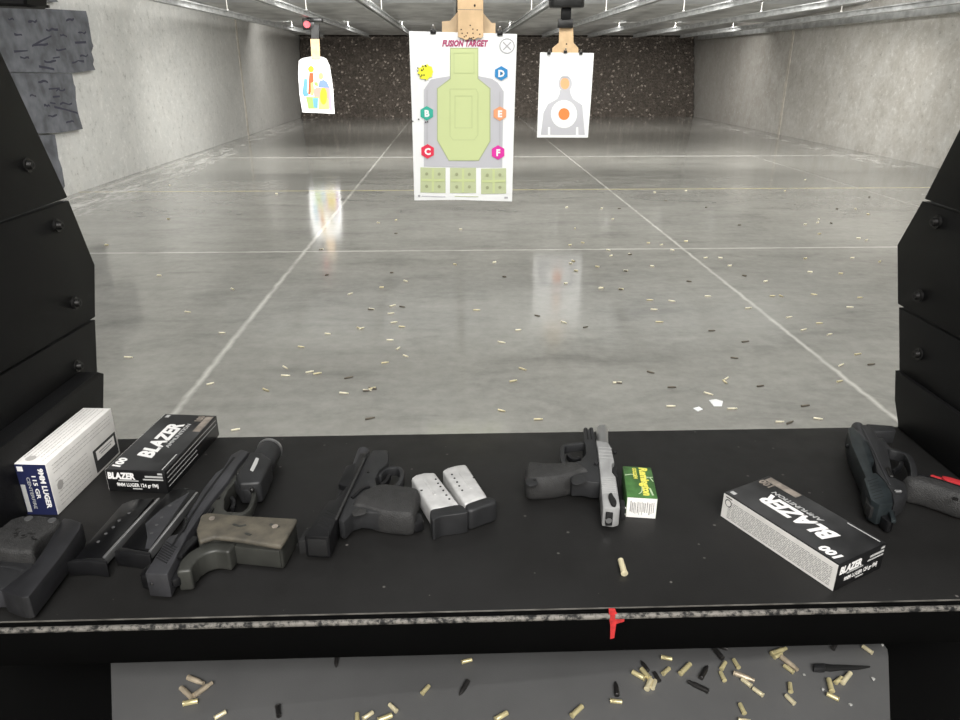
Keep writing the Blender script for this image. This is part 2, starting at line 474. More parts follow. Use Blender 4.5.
def cyl_bm(a, b, r, seg=20, r2=None, bev=0.0):
    a = Vector(a); b = Vector(b); d = (b - a); L = d.length
    bm = bmesh.new()
    bmesh.ops.create_cone(bm, cap_ends=True, segments=seg, radius1=r, radius2=r if r2 is None else r2, depth=L)
    if bev: bevel_all(bm, bev, 2, 50)
    q = Vector((0, 0, 1)).rotation_difference(d.normalized())
    bmesh.ops.transform(bm, matrix=Matrix.Translation((a + b) / 2) @ q.to_matrix().to_4x4(), verts=bm.verts[:])
    return bm

def join(*bms):
    out = bmesh.new()
    for b in bms:
        me = bpy.data.meshes.new('tmp'); b.to_mesh(me); b.free()
        out.from_mesh(me); bpy.data.meshes.remove(me)
    return out

def lathe_bm(prof, seg=14):
    """profile of (radius, x) swept round the x axis"""
    bm = bmesh.new(); rings = []
    for r, x in prof:
        if r < 1e-6: rings.append([bm.verts.new((x, 0, 0))])
        else: rings.append([bm.verts.new((x, r * math.cos(2 * math.pi * k / seg), r * math.sin(2 * math.pi * k / seg))) for k in range(seg)])
    for A, B in zip(rings, rings[1:]):
        for k in range(seg):
            k2 = (k + 1) % seg
            if len(A) == 1 and len(B) == 1: continue
            if len(A) == 1: bm.faces.new((A[0], B[k], B[k2]))
            elif len(B) == 1: bm.faces.new((A[k], A[k2], B[0]))
            else: bm.faces.new((A[k], A[k2], B[k2], B[k]))
    return bm

def text_bm(s, size, origin, xd, yd, bold=0.0, extrude=0.00008, align='LEFT', shear=0.0, width=None):
    cu = bpy.data.curves.new('t', 'FONT'); cu.body = s; cu.size = 1.0; cu.align_x = align
    cu.offset = bold; cu.shear = shear; cu.extrude = 0.0; cu.resolution_u = 2
    o = bpy.data.objects.new('t', cu); COL.objects.link(o)
    dg = bpy.context.evaluated_depsgraph_get(); dg.update()
    me = bpy.data.meshes.new_from_object(o.evaluated_get(dg))
    bm = bmesh.new(); bm.from_mesh(me)
    bpy.data.objects.remove(o); bpy.data.curves.remove(cu); bpy.data.meshes.remove(me)
    bmesh.ops.remove_doubles(bm, verts=bm.verts[:], dist=1e-5)
    xs = [v.co.x for v in bm.verts]; sx = size
    if width: sx = width / (max(xs) - min(xs))
    xd = Vector(xd).normalized(); yd = Vector(yd).normalized(); nd = xd.cross(yd)
    for v in bm.verts: v.co = Vector(origin) + xd * (v.co.x * sx) + yd * (v.co.y * size)
    g = bmesh.ops.extrude_face_region(bm, geom=bm.faces[:])
    bmesh.ops.translate(bm, verts=[e for e in g['geom'] if isinstance(e, bmesh.types.BMVert)], vec=nd * extrude)
    return bm

# ================================================================== THE ROOM
XL, XR, YB = -4.58, 7.25, 23.0
b = bmesh.new()
vs = [b.verts.new(p) for p in ((XL - .3, 0.55, 0), (XR + .3, 0.55, 0), (XR + .3, YB + 1, 0), (XL - .3, YB + 1, 0))]; b.faces.new(vs)
bb = box_bm(XL - .3, XR + .3, -2.0, YB + 1, -0.15, 0.0); b.free()
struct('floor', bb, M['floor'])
def wall_bm(X, s, z1=3.3):
    return box_bm(min(X, X + s * .25), max(X, X + s * .25), -2.0, YB + 1, 0.0, z1)
struct('wall_left', wall_bm(XL, -1), M['wall_l'])
struct('wall_right', wall_bm(XR, 1), M['wall_r'])
struct('wall_back', box_bm(XL - .25, XR + .25, YB + 1, YB + 1.2, 0, 3.3), M['wall_r'])
struct('wall_front', box_bm(XL - .25, XR + .25, -2.2, -2.0, 0, 3.3), M['wall_r'])
struct('ceiling', box_bm(XL - .25, XR + .25, -2.0, YB + 1, 3.3, 3.4), M['ceil2'])
# pale vertical joints in the side walls
for X, s, Yj, wd in ((XL, 1, 16.8, 0.11), (XR, -1, 16.6, 0.10)):
    struct('trim_1' if s > 0 else 'trim_2', box_bm(min(X, X + s * .012), max(X, X + s * .012), Yj, Yj + wd, 0, 2.5), M['seam'])
for X, s, Yj, wd in ((XL, 1, 13.2, 0.03),):
    pass
# rubber berm that closes the range
bm = bmesh.new(); NX, NZ = 150, 36
grid = []
for j in range(NZ + 1):
    row = []
    for i in range(NX + 1):
        x = XL + .03 + (XR - XL - .06) * i / NX; t = j / NZ
        z = 2.6 * t; y = YB - 0.25 + 0.9 * t
        row.append(bm.verts.new((x, y + random.uniform(-.05, .05), z + (random.uniform(-.02, .02) if j else 0))))
    grid.append(row)
for j in range(NZ):
    for i in range(NX):
        bm.faces.new((grid[j][i], grid[j][i + 1], grid[j + 1][i + 1], grid[j + 1][i]))
o = obj('rubber_berm', bm, M['berm'], None, 180)
tag(o, 'dark brown granular rubber berm closing the far end of the range', 'bullet trap', None, 'stuff')

# ceiling baffles (sloping steel plates across the range)
def baffle(name, y0, z0, y1, z1, m, label):
    pts = [Vector((XL, y0, z0)), Vector((XR, y0, z0)), Vector((XR, y1, z1)), Vector((XL, y1, z1))]
    o = obj(name, poly_extrude(pts, (0, 0, 0.04)), m); tag(o, label, 'ceiling baffle'); return o
baf_far = baffle('ceiling_baffle', 18.35, 2.50, 22.9, 2.25, M['ceil'], 'farthest grey ceiling baffle, dipping to the top of the rubber berm')  # far baffle split in two; the invented gap hides an added light
baf_mid = baffle('ceiling_baffle', 13.95, 2.455, 18.0, 2.34, M['ceil'], 'grey ceiling baffle in the middle distance, between the pale one and the farthest')
baf_near = baffle('ceiling_baffle', 10.9, 2.80, 13.93, 2.43, M['ceil2'], 'paler ceiling baffle at the top edge of the view, nearer the shooter')

# target rails with their hanger bolts
railx = [-3.72, -2.43, -1.19, 0.05, 1.30, 2.55, 3.86, 5.18, 6.55]
order = ['over the far left lane beside the grey wall', 'that carries the small coloured target', 'second to the left of the large green target',
         'above the large green target', 'that carries the orange and white target', 'first to the right of the orange and white target',
         'second to the right of the orange and white target', 'second in from the right wall', 'nearest the beige right wall']
for X, lab in zip(railx, order):
    r = thing('target_rail', 'long galvanised ceiling rail ' + lab, 'rail', (X, 1.0, 2.17), 'ceiling rails running downrange')
    web = box_bm(X - .012, X + .012, 1.0, 22.6, 2.17, 2.25)
    fl = box_bm(X - .05, X + .05, 1.0, 22.6, 2.17, 2.185)
    ft = box_bm(X - .05, X + .05, 1.0, 22.6, 2.245, 2.26)
    obj('channel', join(web, fl, ft), M['rail'], r)
    for Y in (13.3, 18.4):
        zt = 2.45 - (Y - 13.9) * 0.019
        obj('hanger_bolt', join(cyl_bm((X, Y, 2.255), (X, Y, zt), 0.008, 8), cyl_bm((X, Y, 2.255), (X, Y, 2.285), 0.022, 8)), M['bolt'], r)
# ledge angle along the top of each wall
struct('trim_3', box_bm(XL, XL + .14, 6.0, 22.8, 2.36, 2.43), M['rail'])
struct('trim_4', box_bm(XR - .14, XR, 6.0, 22.8, 2.13, 2.24), M['rail'])

# torn grey sound panels on the near left wall
def wallpanel(pts, label, th=0.06):
    P = [onx(p, XL + th) for p in pts]
    o = thing('sound_panel', label, 'wall panel', (XL, min(p.y for p in P), min(p.z for p in P)), 'torn grey panels on the left wall')
    bmx = poly_extrude(P, (-th + .002, 0, 0))
    obj('panel_face', bmx, M['foam'], o); return o
pa = wallpanel([(-90, -25), (48, -22), (58, 2), (0, -2)], 'sliver of grey sound panel at the very top, above the others')
pb = wallpanel([(-120, 2), (0, 6), (86, 11), (88, 18), (90, 30), (92, 42), (93.5, 46), (91.5, 52), (94, 60), (93, 64), (95.5, 70), (74, 73), (-120, 70)],
               'upper wide grey sound panel with a ragged right edge')
pc = wallpanel([(-120, 70.5), (72, 73.5), (74, 84), (75.5, 87), (76, 100), (78, 112), (83, 129), (62, 132.5), (40, 133.5), (-120, 140)], 'middle grey sound panel with cracks, below the widest one')
pd = wallpanel([(-60, 142), (40, 135.5), (55, 134.5), (57, 146), (58.5, 158), (62, 168), (65, 186), (60, 196), (-60, 205)], 'lowest narrow grey sound panel partly behind the black partition')
rc = random.Random(9)
def jag(x, y, w_):
    return [(x + w_ * i / 4, y + rc.uniform(-1.1, 1.1) - w_ * .04 * i / 4) for i in range(5)]
def cracks(parent, lst):
    for pth in lst:
        P = [onx(p, XL + .0605) for p in pth]
        bmx = bmesh.new(); n = len(P)
        up = [bmx.verts.new(p + Vector((0.001, 0, random.uniform(.006, .016)))) for p in P]
        dn = [bmx.verts.new(p + Vector((0.001, 0, -random.uniform(.004, .014)))) for p in P]
        for i in range(n - 1): bmx.faces.new((up[i], up[i + 1], dn[i + 1], dn[i]))
        obj('crack', bmx, M['crack'], parent)
cracks(pb, [cr(0, 0, 3.6, q) for q in ([(115, 165), (145, 150), (185, 130)], [(50, 185), (100, 183)], [(190, 210), (215, 206)], [(270, 155), (310, 152)], [(140, 240), (170, 245), (195, 250)])] + [jag(x, y, w_) for x, y, w_ in ((28, 22, 9), (46, 30, 12), (14, 35, 8), (60, 36, 7), (34, 45, 14), (56, 50, 10), (78, 33, 8), (72, 62, 12), (20, 58, 9), (44, 62, 12), (8, 20, 6), (66, 20, 8), (80, 56, 8))])
cracks(pc, [cr(0, 0, 3.6, q) for q in ([(195, 385), (235, 395), (280, 408)], [(175, 320), (215, 318)], [(190, 350), (215, 346)], [(180, 370), (200, 374)])] + [jag(x, y, w_) for x, y, w_ in ((38, 82, 10), (56, 90, 9), (30, 96, 6), (60, 104, 12), (48, 116, 9), (66, 122, 8), (44, 106, 6))])

# ================================================================== TARGETS
def sheet_bm(pts, d, bend, th=0.002):
    """paper outline from the photograph on the plane Y=d, softly bent"""
    P = [ony(p, d) for p in pts]
    bm = bmesh.new(); bm.faces.new([bm.verts.new(p) for p in P])
    return bend_bm(bm, bend, th)
def bend_bm(bm, bend, th, off=0.0):
    xs = [v.co.x for v in bm.verts]; x0, x1 = min(xs), max(xs)
    zs = [v.co.z for v in bm.verts]; z0, z1 = min(zs), max(zs)
    n = max(1, int((x1 - x0) / 0.05)); m = max(1, int((z1 - z0) / 0.08))
    for i in range(1, n):
        bmesh.ops.bisect_plane(bm, geom=bm.verts[:] + bm.edges[:] + bm.faces[:], plane_co=(x0 + (x1 - x0) * i / n, 0, 0), plane_no=(1, 0, 0))
    for i in range(1, m):
        bmesh.ops.bisect_plane(bm, geom=bm.verts[:] + bm.edges[:] + bm.faces[:], plane_co=(0, 0, z0 + (z1 - z0) * i / m), plane_no=(0, 0, 1))
    for v in bm.verts: v.co.y += bend(v.co.x, v.co.z) - off
    bmesh.ops.recalc_face_normals(bm, faces=bm.faces[:])
    g = bmesh.ops.extrude_face_region(bm, geom=bm.faces[:])
    bmesh.ops.translate(bm, verts=[e for e in g['geom'] if isinstance(e, bmesh.types.BMVert)], vec=(0, th, 0))
    return bm
class Target:
    def __init__(s, th, d, bend): s.t, s.d, s.bend, s.k = th, d, bend, 1
    def flat(s, name, pts, m, layer=1, label=None, parent=None):
        P = [ony(p, s.d) for p in pts]
        bm = bmesh.new(); bm.faces.new([bm.verts.new(p) for p in P])
        o = obj(name, bend_bm(bm, s.bend, 0.0004, 0.0012 * layer), m, parent or s.t)
        if label: o['label'] = label
        return o
    def stroke(s, name, pts, wpx, m, layer=1, closed=True):
        pts = [Vector(p) for p in pts]; n = len(pts); bms = []
        for i in range(n if closed else n - 1):
            a, c = pts[i], pts[(i + 1) % n]; e = (c - a)
            if e.length < 1e-6: continue
            e.normalize(); nn = Vector((-e.y, e.x)) * wpx / 2; ex = e * wpx / 2
            bm = bmesh.new(); bm.faces.new([bm.verts.new(ony(tuple(q), s.d)) for q in (a + nn - ex, c + nn + ex, c - nn + ex, a - nn - ex)])
            bms.append(bend_bm(bm, s.bend, 0.0004, 0.0012 * layer))
        return obj(name, join(*bms), m, s.t)
    def text(s, name, txt, c, hpx, m, layer=2, wpx=None, bold=0.03, shear=0.0, parent=None):
        k = (ony((c[0] + 1, c[1]), s.d) - ony(c, s.d)).length
        p = ony(c, s.d)
        bm = text_bm(txt, hpx * k / 0.72, p - Vector((0, 0, hpx * k * .5)), (1, 0, 0), (0, 0, 1), bold, 0.0003, 'CENTER', shear, wpx * k if wpx else None)
        for v in bm.verts: v.co.y += s.bend(v.co.x, v.co.z) - 0.0012 * layer
        return obj(name, bm, m, parent or s.t)
def circ(c, rx, ry=None, n=20, a0=0): return [(c[0] + rx * math.cos(a0 + 2 * math.pi * i / n), c[1] + (ry or rx) * math.sin(a0 + 2 * math.pi * i / n)) for i in range(n)]

def clip_part(t, px, d, w=0.03):
    p = ony(px, d); s = w
    body = prism_bm([(p.x - s / 2, d - .014), (p.x + s / 2, d - .014), (p.x + s * .5, d + .014), (p.x - s * .5, d + .014)], p.z - s * .45, p.z + s * .35, .002)
    o = obj('binder_clip', body, M['clip'], t); o['label'] = 'black spring clip gripping the paper'
    h = join(cyl_bm((p.x - s * .25, d - .012, p.z + s * .3), (p.x - s * .12, d - .02, p.z + s * .95), .0022, 8), cyl_bm((p.x + s * .25, d - .012, p.z + s * .3), (p.x + s * .12, d - .02, p.z + s * .95), .0022, 8),
             cyl_bm((p.x - s * .12, d - .02, p.z + s * .95), (p.x + s * .12, d - .02, p.z + s * .95), .0022, 8))
    obj('wire_loop', h, M['steel'], o)

# ---- large green silhouette target
D1 = 4.2
def bend1(x, z):
    u = (x - 0.045) / 0.3
    return 0.035 * (u * u) * (0.35 + 0.65 * max(0, (1.60 - z) / 0.9)) + 0.01 * math.sin(z * 7)
t1 = thing('paper_target', 'large white paper target with a yellow-green silhouette and coloured hexagons', 'paper target', (0.045, D1, 0.74), 'paper targets')
T = Target(t1, D1, bend1)
obj('paper_sheet', sheet_bm([(409, 31), (440, 32), (480, 33), (517, 34), (515, 110), (512.3, 202), (490, 200.8), (463, 199.6), (440, 199.8), (414.2, 201), (411.5, 110)], D1, bend1), M['paper'], t1)
T.flat('grey_silhouette', [(438, 78), (450.4, 76), (478, 76), (491.7, 78.7), (497.8, 82.5), (503.9, 91.7), (502.4, 168), (423.7, 167), (423.7, 90), (430.6, 79.5)], M['ink_grey'], 1)
T.flat('green_silhouette', [(450.4, 48.1), (477.9, 48.1), (477.9, 78.7), (490.1, 88.6), (490.1, 141.3), (478.7, 160.4), (448.9, 160.4), (437.4, 140.5), (437.4, 88.6), (450.4, 78.7)], M['ink_green'], 2)
T.stroke('outline', [(450.4, 48.1), (477.9, 48.1), (477.9, 78.7), (490.1, 88.6), (490.1, 141.3), (478.7, 160.4), (448.9, 160.4), (437.4, 140.5), (437.4, 88.6), (450.4, 78.7)], .8, M['ink_green2'], 3)
for q in ([(454, 53), (474, 53), (474, 73), (454, 73)], [(450, 89), (476, 89), (478, 93), (478, 135), (474, 140), (453, 140), (450, 136)], [(455, 96), (472, 96), (472, 128), (455, 128)], [(427, 90), (427, 160)], [(500, 92), (500, 160)]):
    T.stroke('zone_line', q, .5, M['zone'] if len(q) > 2 else M['ink_mid'], 3, len(q) > 2)
T.text('lettering', 'FUSION TARGET', (464.5, 43.2), 5.6, M['ink_red'], 2, 46, .045, .25)
for nm, c, r, m, ch in (('yellow_hexagon', (425.2, 71.8), 8, 'hx_yellow', None), ('blue_hexagon', (501.3, 73.3), 7.3, 'hx_blue', 'D'), ('teal_hexagon', (426.7, 113.4), 7.3, 'hx_teal', 'B'),
                        ('orange_hexagon', (500, 113.8), 7.3, 'hx_orange', 'E'), ('red_hexagon', (427.5, 151.6), 7.3, 'hx_red', 'C'), ('magenta_hexagon', (498.2, 152.7), 7.3, 'hx_pink', 'F')):
    h = T.flat(nm, circ(c, r, r, 6, math.pi / 6) if ch else [(c[0] + q * math.cos(i * .3307), c[1] + q * math.sin(i * .3307)) for i, q in enumerate((8, 7.4, 8.4, 7, 8.6, 7.2, 8, 8.5, 6.2, 8.2, 6.4, 8.3, 6.0, 7.6, 6.2, 8.2, 7, 8.4, 7.6))], M[m], 4)
    if ch: T.text('letter', ch, c, 6.2, M['paper'], 5, None, .05, 0, h)
rr = random.Random(3)
for i in range(13):
    a = rr.uniform(1.5, 4.9) if i < 9 else rr.uniform(0, 6.28); rad = rr.uniform(3, 9)
    T.flat('bullet_hole', circ((425 + rad * math.cos(a), 72 + rad * math.sin(a)), .75, .75, 7), M['ink_black'], 6)
for c in ((425.5, 122.3), (427.5, 122.0), (418.5, 119.5), (412.5, 121.5), (502, 73.5)): T.flat('bullet_hole', circ(c, .9, .7, 7), M['ink_black'], 6)
for x0, y0, x1, y1 in ((420.3, 167.8, 445.5, 192.7), (450, 167.8, 476, 192.7), (481, 168.6, 506.3, 193.8)):
    T.flat('score_square', [(x0, y0), (x1, y0), (x1, y1), (x0, y1)], M['ink_pale'], 2)
    cx, cy = (x0 + x1) / 2, (y0 + y1) / 2
    T.flat('score_cross', [(cx - 1.2, y0 + 1), (cx + 1.2, y0 + 1), (cx + 1.2, cy - 1.2), (x1 - 1, cy - 1.2), (x1 - 1, cy + 1.2), (cx + 1.2, cy + 1.2), (cx + 1.2, y1 - 1), (cx - 1.2, y1 - 1), (cx - 1.2, cy + 1.2), (x0 + 1, cy + 1.2), (x0 + 1, cy - 1.2), (cx - 1.2, cy - 1.2)], M['ink_green'], 3)
    for sx in (-1, 1):
        for sy in (-1, 1): T.flat('score_dot', circ((cx + sx * 6.3, cy + sy * 6.2), 1.6, 1.6, 8), M['ink_olive'], 4)
T.stroke('round_emblem', circ((507, 46), 7.2, 7.2, 22), 1.0, M['ink_mid'], 2)
for q in ([(503.5, 42.5), (510.5, 49.5)], [(510.5, 42.5), (503.5, 49.5)]): T.stroke('emblem_bar', q, 1.2, M['ink_mid'], 2, False)
T.stroke('fine_print', [(422, 196.3), (445, 196.6)], .7, M['ink_grey'], 2, False); T.stroke('fine_print', [(455, 196), (478, 196.5)], .7, M['ink_pale'], 2, False)
T.flat('corner_mark', circ((419, 196.3), 1.3, 1.2, 8), M['ink_mid'], 2); T.flat('corner_mark', [(504.5, 197), (508, 197.1), (508, 199), (504.5, 198.9)], M['ink_mid'], 2)
# cardboard hanger: winged backer behind the sheet, drilled strip in front
hg = thing('cardboard_hanger', 'wide tan cardboard hanger peppered with bullet holes above the green target', 'target hanger', (0.06, D1, 1.55), 'cardboard target hangers')
def flaty(pts, d, th): return poly_extrude([ony(p, d) for p in pts], (0, th, 0), .001)
o = obj('winged_backer', flaty([(442, 21.4), (450.4, 20.6), (457.3, 12.2), (457.3, -20), (483.3, -20), (483.3, 13), (491.7, 22.9), (495.5, 22.9), (495.5, 36), (442, 36)], D1 + .03, .006), M['card2'], hg)
strip = [(457.6, -56), (483.3, -56), (483.3, 36), (481, 38.5), (478, 37.5), (474, 39.8), (470, 38.2), (466, 40.3), (462, 38.2), (458, 37)]
o = obj('front_strip', flaty(strip, D1 - .025, .006), M['card'], hg)
for c in cr(440, 0, 14.4, [(305, 425), (318, 480), (395, 475), (435, 365), (473, 420), (475, 478), (535, 432), (573, 493), (480, 540), (350, 530), (375, 515), (455, 550), (425, 548), (500, 80)]):
    P = [ony(q, D1 - .0255) for q in circ(c, .75 if c[1] > 8 else 1.1, .75 if c[1] > 8 else 1.5, 8)]
    obj('bullet_hole', poly_extrude(P, (0, -.0006, 0)), M['hole'], hg)
P = [ony(q, D1 - .0255) for q in ((458, 9.2), (483, 9.6), (483, 10.1), (458, 9.7))]; obj('fold_line', poly_extrude(P, (0, -.0006, 0)), M['box_tan'], hg)
for c in ((433.2, 31.2), (499.8, 32.9)): clip_part(t1, c, D1, .03)
# carrier that holds it under the rail
top = ony((470, -56), D1)
tc = thing('target_carrier', 'dark trolley on the rail above the large green target', 'target carrier', (top.x, D1, top.z), 'target carriers')
obj('trolley_block', box_bm(top.x - .08, top.x + .08, D1 - .06, D1 + .06, 2.09, 2.169, .004), M['clip'], tc)
obj('clamp', box_bm(top.x - .05, top.x + .05, D1 - .018, D1 + .028, top.z - .06, 2.09, .002), M['clip'], tc)

# ---- orange and white target
D2 = 8.4
bend2 = lambda x, z: 0.012 * math.sin(z * 5) - 0.03 * (x - 1.2)
t2 = thing('paper_target', 'white paper target with a grey figure and an orange bullseye', 'paper target', (1.21, D2, 0.67), 'paper targets')
T = Target(t2, D2, bend2)
obj('paper_sheet', sheet_bm([(540.4, 52.3), (594, 53), (591, 95), (587.7, 137.5), (537, 137.5), (538.5, 95)], D2, bend2), M['paper'], t2)
T.flat('grey_figure', [(559.5, 94), (560, 90), (570, 90), (570.5, 94), (573, 99), (582, 105), (584.6, 134.8), (540.8, 134.8), (543.5, 112.5), (548, 104), (557, 99)], M['ink_grey'], 1)
T.flat('head', circ((565.2, 83.5), 6.8, 8.2, 18), M['ink_grey'], 2); T.flat('orange_face', circ((564.8, 83.5), 4.6, 5.8, 16), M['ink_peach'], 3)
T.flat('hair_line', [(560.5, 78), (562, 76.6), (568, 76.6), (570, 78.5)], M['ink_mid'], 4)
T.flat('white_ring', circ((563.8, 114), 13, 14, 26), M['paper'], 3); T.flat('bullseye', circ((563.8, 114), 5.6, 6, 18), M['ink_orange'], 4)
for x in (549, 577): T.flat('arm_slit', [(x - 1, 127), (x + 1, 127), (x + 1.2, 134.9), (x - 1.2, 134.9)], M['paper'], 3)
hg = thing('cardboard_hanger', 'tan cardboard hanger flared at its foot, above the orange bullseye target', 'target hanger', (1.21, D2, 1.55), 'cardboard target hangers')
obj('card', flaty([(559.6, 24), (573, 24), (573.6, 42.7), (578.3, 48), (578.3, 55), (552.3, 55), (552.3, 48), (558.8, 42.7)], D2 + .03, .006), M['card'], hg)
for c in ((549, 53), (565.4, 51.5), (580.8, 53)): clip_part(t2, c, D2, .035)
for c in ((566.5, 44), (566, 49)):
    obj('bullet_hole', poly_extrude([ony(q, D2 + .029) for q in circ(c, .9, .9, 7)], (0, -.0006, 0)), M['hole'], hg)
xx = ony((566, 20), D2).x
tc = thing('target_carrier', 'black rounded trolley over the orange bullseye target', 'target carrier', (xx, D2, 1.78), 'target carriers')
zt = ony((566, 8), D2).z
obj('trolley_block', prism_bm(smooth_loop([(xx - .15, D2 - .08), (xx + .15, D2 - .08), (xx + .15, D2 + .08), (xx - .15, D2 + .08)], 4), zt, 2.165, .02, 3), M['clip'], tc)
obj('arm', box_bm(xx - .055, xx + .05, D2 - .03, D2 + .025, ony((566, 20), D2).z, zt, .01), M['plate'], tc)
obj('clamp', box_bm(xx - .085, xx + .075, D2 - .02, D2 + .029, ony((566, 28), D2).z, ony((566, 20), D2).z + .01, .004), M['clip'], tc)

# ---- small coloured target, two lanes to the left
D3 = 13.4
bend3 = lambda x, z: 0.03 * math.sin((x + 2.4) * 5) + 0.02 * (1.5 - z) ** 2
t3 = thing('paper_target', 'farthest white paper target with curled top and two multicoloured figures', 'paper target', (-2.45, D3, 0.68), 'paper targets')
T = Target(t3, D3, bend3)
obj('paper_sheet', sheet_bm([(299.2, 60.7), (302.6, 58.3), (311, 56.6), (321, 56.6), (326, 58.7), (329.4, 65.5), (332.8, 88.9), (334.2, 114), (318, 113), (302.6, 112.2), (299.7, 93.7), (298.6, 74.3)], D3, bend3), M['paper'], t3)
C7 = lambda q: cr(290, 50, 10.29, q)
for nm, q, m, ly in (('blue_arm', [(150, 290), (182, 300), (178, 420), (200, 470), (150, 480), (128, 440)], 'ink_lblue', 1), ('rust_torso', [(200, 235), (240, 235), (245, 320), (230, 340), (210, 460), (188, 450), (195, 300)], 'ink_rust', 2),
                     ('pink_patch', [(240, 400), (300, 390), (300, 500), (250, 500)], 'ink_pinkp', 1), ('yellow_body', [(215, 340), (240, 330), (248, 400), (240, 470), (215, 470)], 'ink_lyel', 3),
                     ('green_lap', [(165, 480), (290, 485), (285, 605), (190, 605)], 'ink_lime', 2), ('lap_shade', [(235, 495), (290, 495), (285, 600), (245, 590)], 'ink_lblue', 3), ('green_shoulder', [(245, 330), (285, 330), (290, 375), (255, 365)], 'ink_lime', 3),
                     ('blue_shoulder', [(300, 320), (345, 305), (380, 330), (405, 390), (290, 385)], 'ink_peri', 2), ('salmon_body', [(262, 388), (405, 388), (420, 600), (290, 610), (295, 480)], 'ink_pinkp', 1),
                     ('gold_skirt', [(305, 500), (390, 500), (400, 610), (295, 615)], 'ink_lyel', 2), ('lavender_side', [(395, 390), (415, 395), (432, 620), (405, 620)], 'ink_lav', 3)):
    T.flat(nm, C7(q), M[m], ly)
T.flat('yellow_head', C7(circ((217, 197), 30, 34, 14)), M['ink_yel'], 4); T.flat('brown_hair', C7(circ((313, 262), 36, 42, 14)), M['ink_mid'], 3)
T.flat('pale_face', C7(circ((317, 270), 22, 34, 14)), M['ink_lyel'], 5); T.flat('golden_body', C7(circ((343, 475), 36, 88, 18)), M['ink_yel'], 4)
hg = thing('cardboard_hanger', 'narrow tan cardboard strip above the farthest coloured target', 'target hanger', (-2.45, D3, 1.52), 'cardboard target hangers')
obj('card', flaty([(310.3, 39), (319.3, 39), (320.2, 59), (311.6, 59)], D3 - .03, .006), M['card'], hg)
xx = ony((316, 20), D3).x
tc = thing('target_carrier', 'dark trolley with a small red lamp over the farthest coloured target', 'target carrier', (xx, D3, 1.75), 'target carriers')
za = ony((316, 41), D3).z; zb = ony((316, 11), D3).z
obj('arm', poly_extrude([ony(q, D3) for q in ((312, 24), (319, 24), (319.5, 28), (318.5, 42), (311, 42), (311, 30), (313.5, 26))], (0, .06, 0), .004), M['clip'], tc)
obj('trolley_block', box_bm(xx - .16, xx + .10, D3 - .02, D3 + .1, 2.10, 2.166, .01), M['clip'], tc)
p = ony((307, 24.5), D3 - .02)
rl = mat('red_lamp', (0.6, 0.04, 0.06), 0.4); rl.node_tree.nodes['Principled BSDF'].inputs['Emission Color'].default_value = (1, .1, .15, 1); rl.node_tree.nodes['Principled BSDF'].inputs['Emission Strength'].default_value = .25
obj('red_lamp', cyl_bm(p + Vector((0, -.03, 0)), p + Vector((0, .03, 0)), .055, 14), rl, tc)
obj('lamp_housing', box_bm(p.x - .08, p.x + .12, D3 + .011, D3 + .06, p.z - .08, min(p.z + .2, 2.16), .01), M['clip'], tc)

# ================================================================== THE BOOTH
ZT = 1.0
XA, XB = -0.46, 0.556
YF, YM, YK = 0.468, 0.477, 0.79
ct = thing('shooting_counter', 'black shooting bench with a rubber mat and worn bare-metal front edge', 'bench', (0.05, 0.63, 0.95))
obj('mat_top', box_bm(XA + .002, XB - .002, YM, YK, ZT - .0016, ZT, .0006), M['mat'], ct)
obj('bench_body', box_bm(XA + .002, XB - .002, YF + .003, YK - .003, ZT - .0415, ZT - .0017, .0012), M['apron'], ct)
edge = prism_bm([(XA + .002, YF), (XB - .002, YF), (XB - .002, YF + .0042), (XA + .002, YF + .0042)], ZT - .0052, ZT - .0008, .0016, 2)
o = obj('worn_edge', edge, M['worn'], ct); o['label'] = 'front edge with paint rubbed off to bare metal'
o = obj('mat_piping', box_bm(XA + .02, XB - .01, YM - .0003, YM + .0003, ZT - .0012, ZT + .0002, .0002), M['piping'], ct)
ap = [(609, 610), (615.5, 610), (617, 614.5), (624.5, 616.5), (624.3, 621.5), (616.2, 624), (614.2, 638), (610.3, 639), (610.4, 626), (609, 618)]
P = [ony(q, YF + .0018) for q in ap]
o = obj('red_paint_mark', join(poly_extrude(P, (0, .0022, 0)), box_bm(onz((609.6, 613), ZT).x, onz((614.7, 613), ZT).x, YF - .0004, YM - .0018, ZT - .0055, ZT - .0004)), M['red_paint'], ct); o['label'] = 'smear of red paint on the front edge'

def partition(label, X, s, plates, strip, screws, Xs):
    base = onx(plates[1][2], X)
    t = thing('booth_partition', label, 'booth partition', (X, base.y, 0.95), 'black booth partitions')
    for i, pts in enumerate(plates):
        xx = X + s * 0.0012 * (1 if i == 1 else 0)
        P = [onx(q, xx) for q in pts]
        obj('armour_plate', poly_extrude(P, (s * .012, 0, 0), .0012, 2), M['plate'], t)
    P = [onx(q, Xs) for q in strip]
    P = [Vector((p.x, p.y, max(p.z, ZT + .001))) for p in P]
    obj('kick_strip', poly_extrude(P, (X - Xs - s * .001, 0, 0), .001, 2), M['plate'], t)
    for q in screws:
        c = onx(q, X); n = Vector((-s, 0, 0))
        sc = obj('screw', join(cyl_bm(c + n * -.002, c + n * .002, .0075, 20), cyl_bm(c + n * .001, c + n * .0065, .0052, 16, .0042)), M['screw'], t)
        obj('hex_socket', cyl_bm(c + n * .0064, c + n * .0068, .0022, 6), M['void'], sc)
    # steel core behind the plates
    ys = [onx(q, X).y for q in plates[1]]
    return t
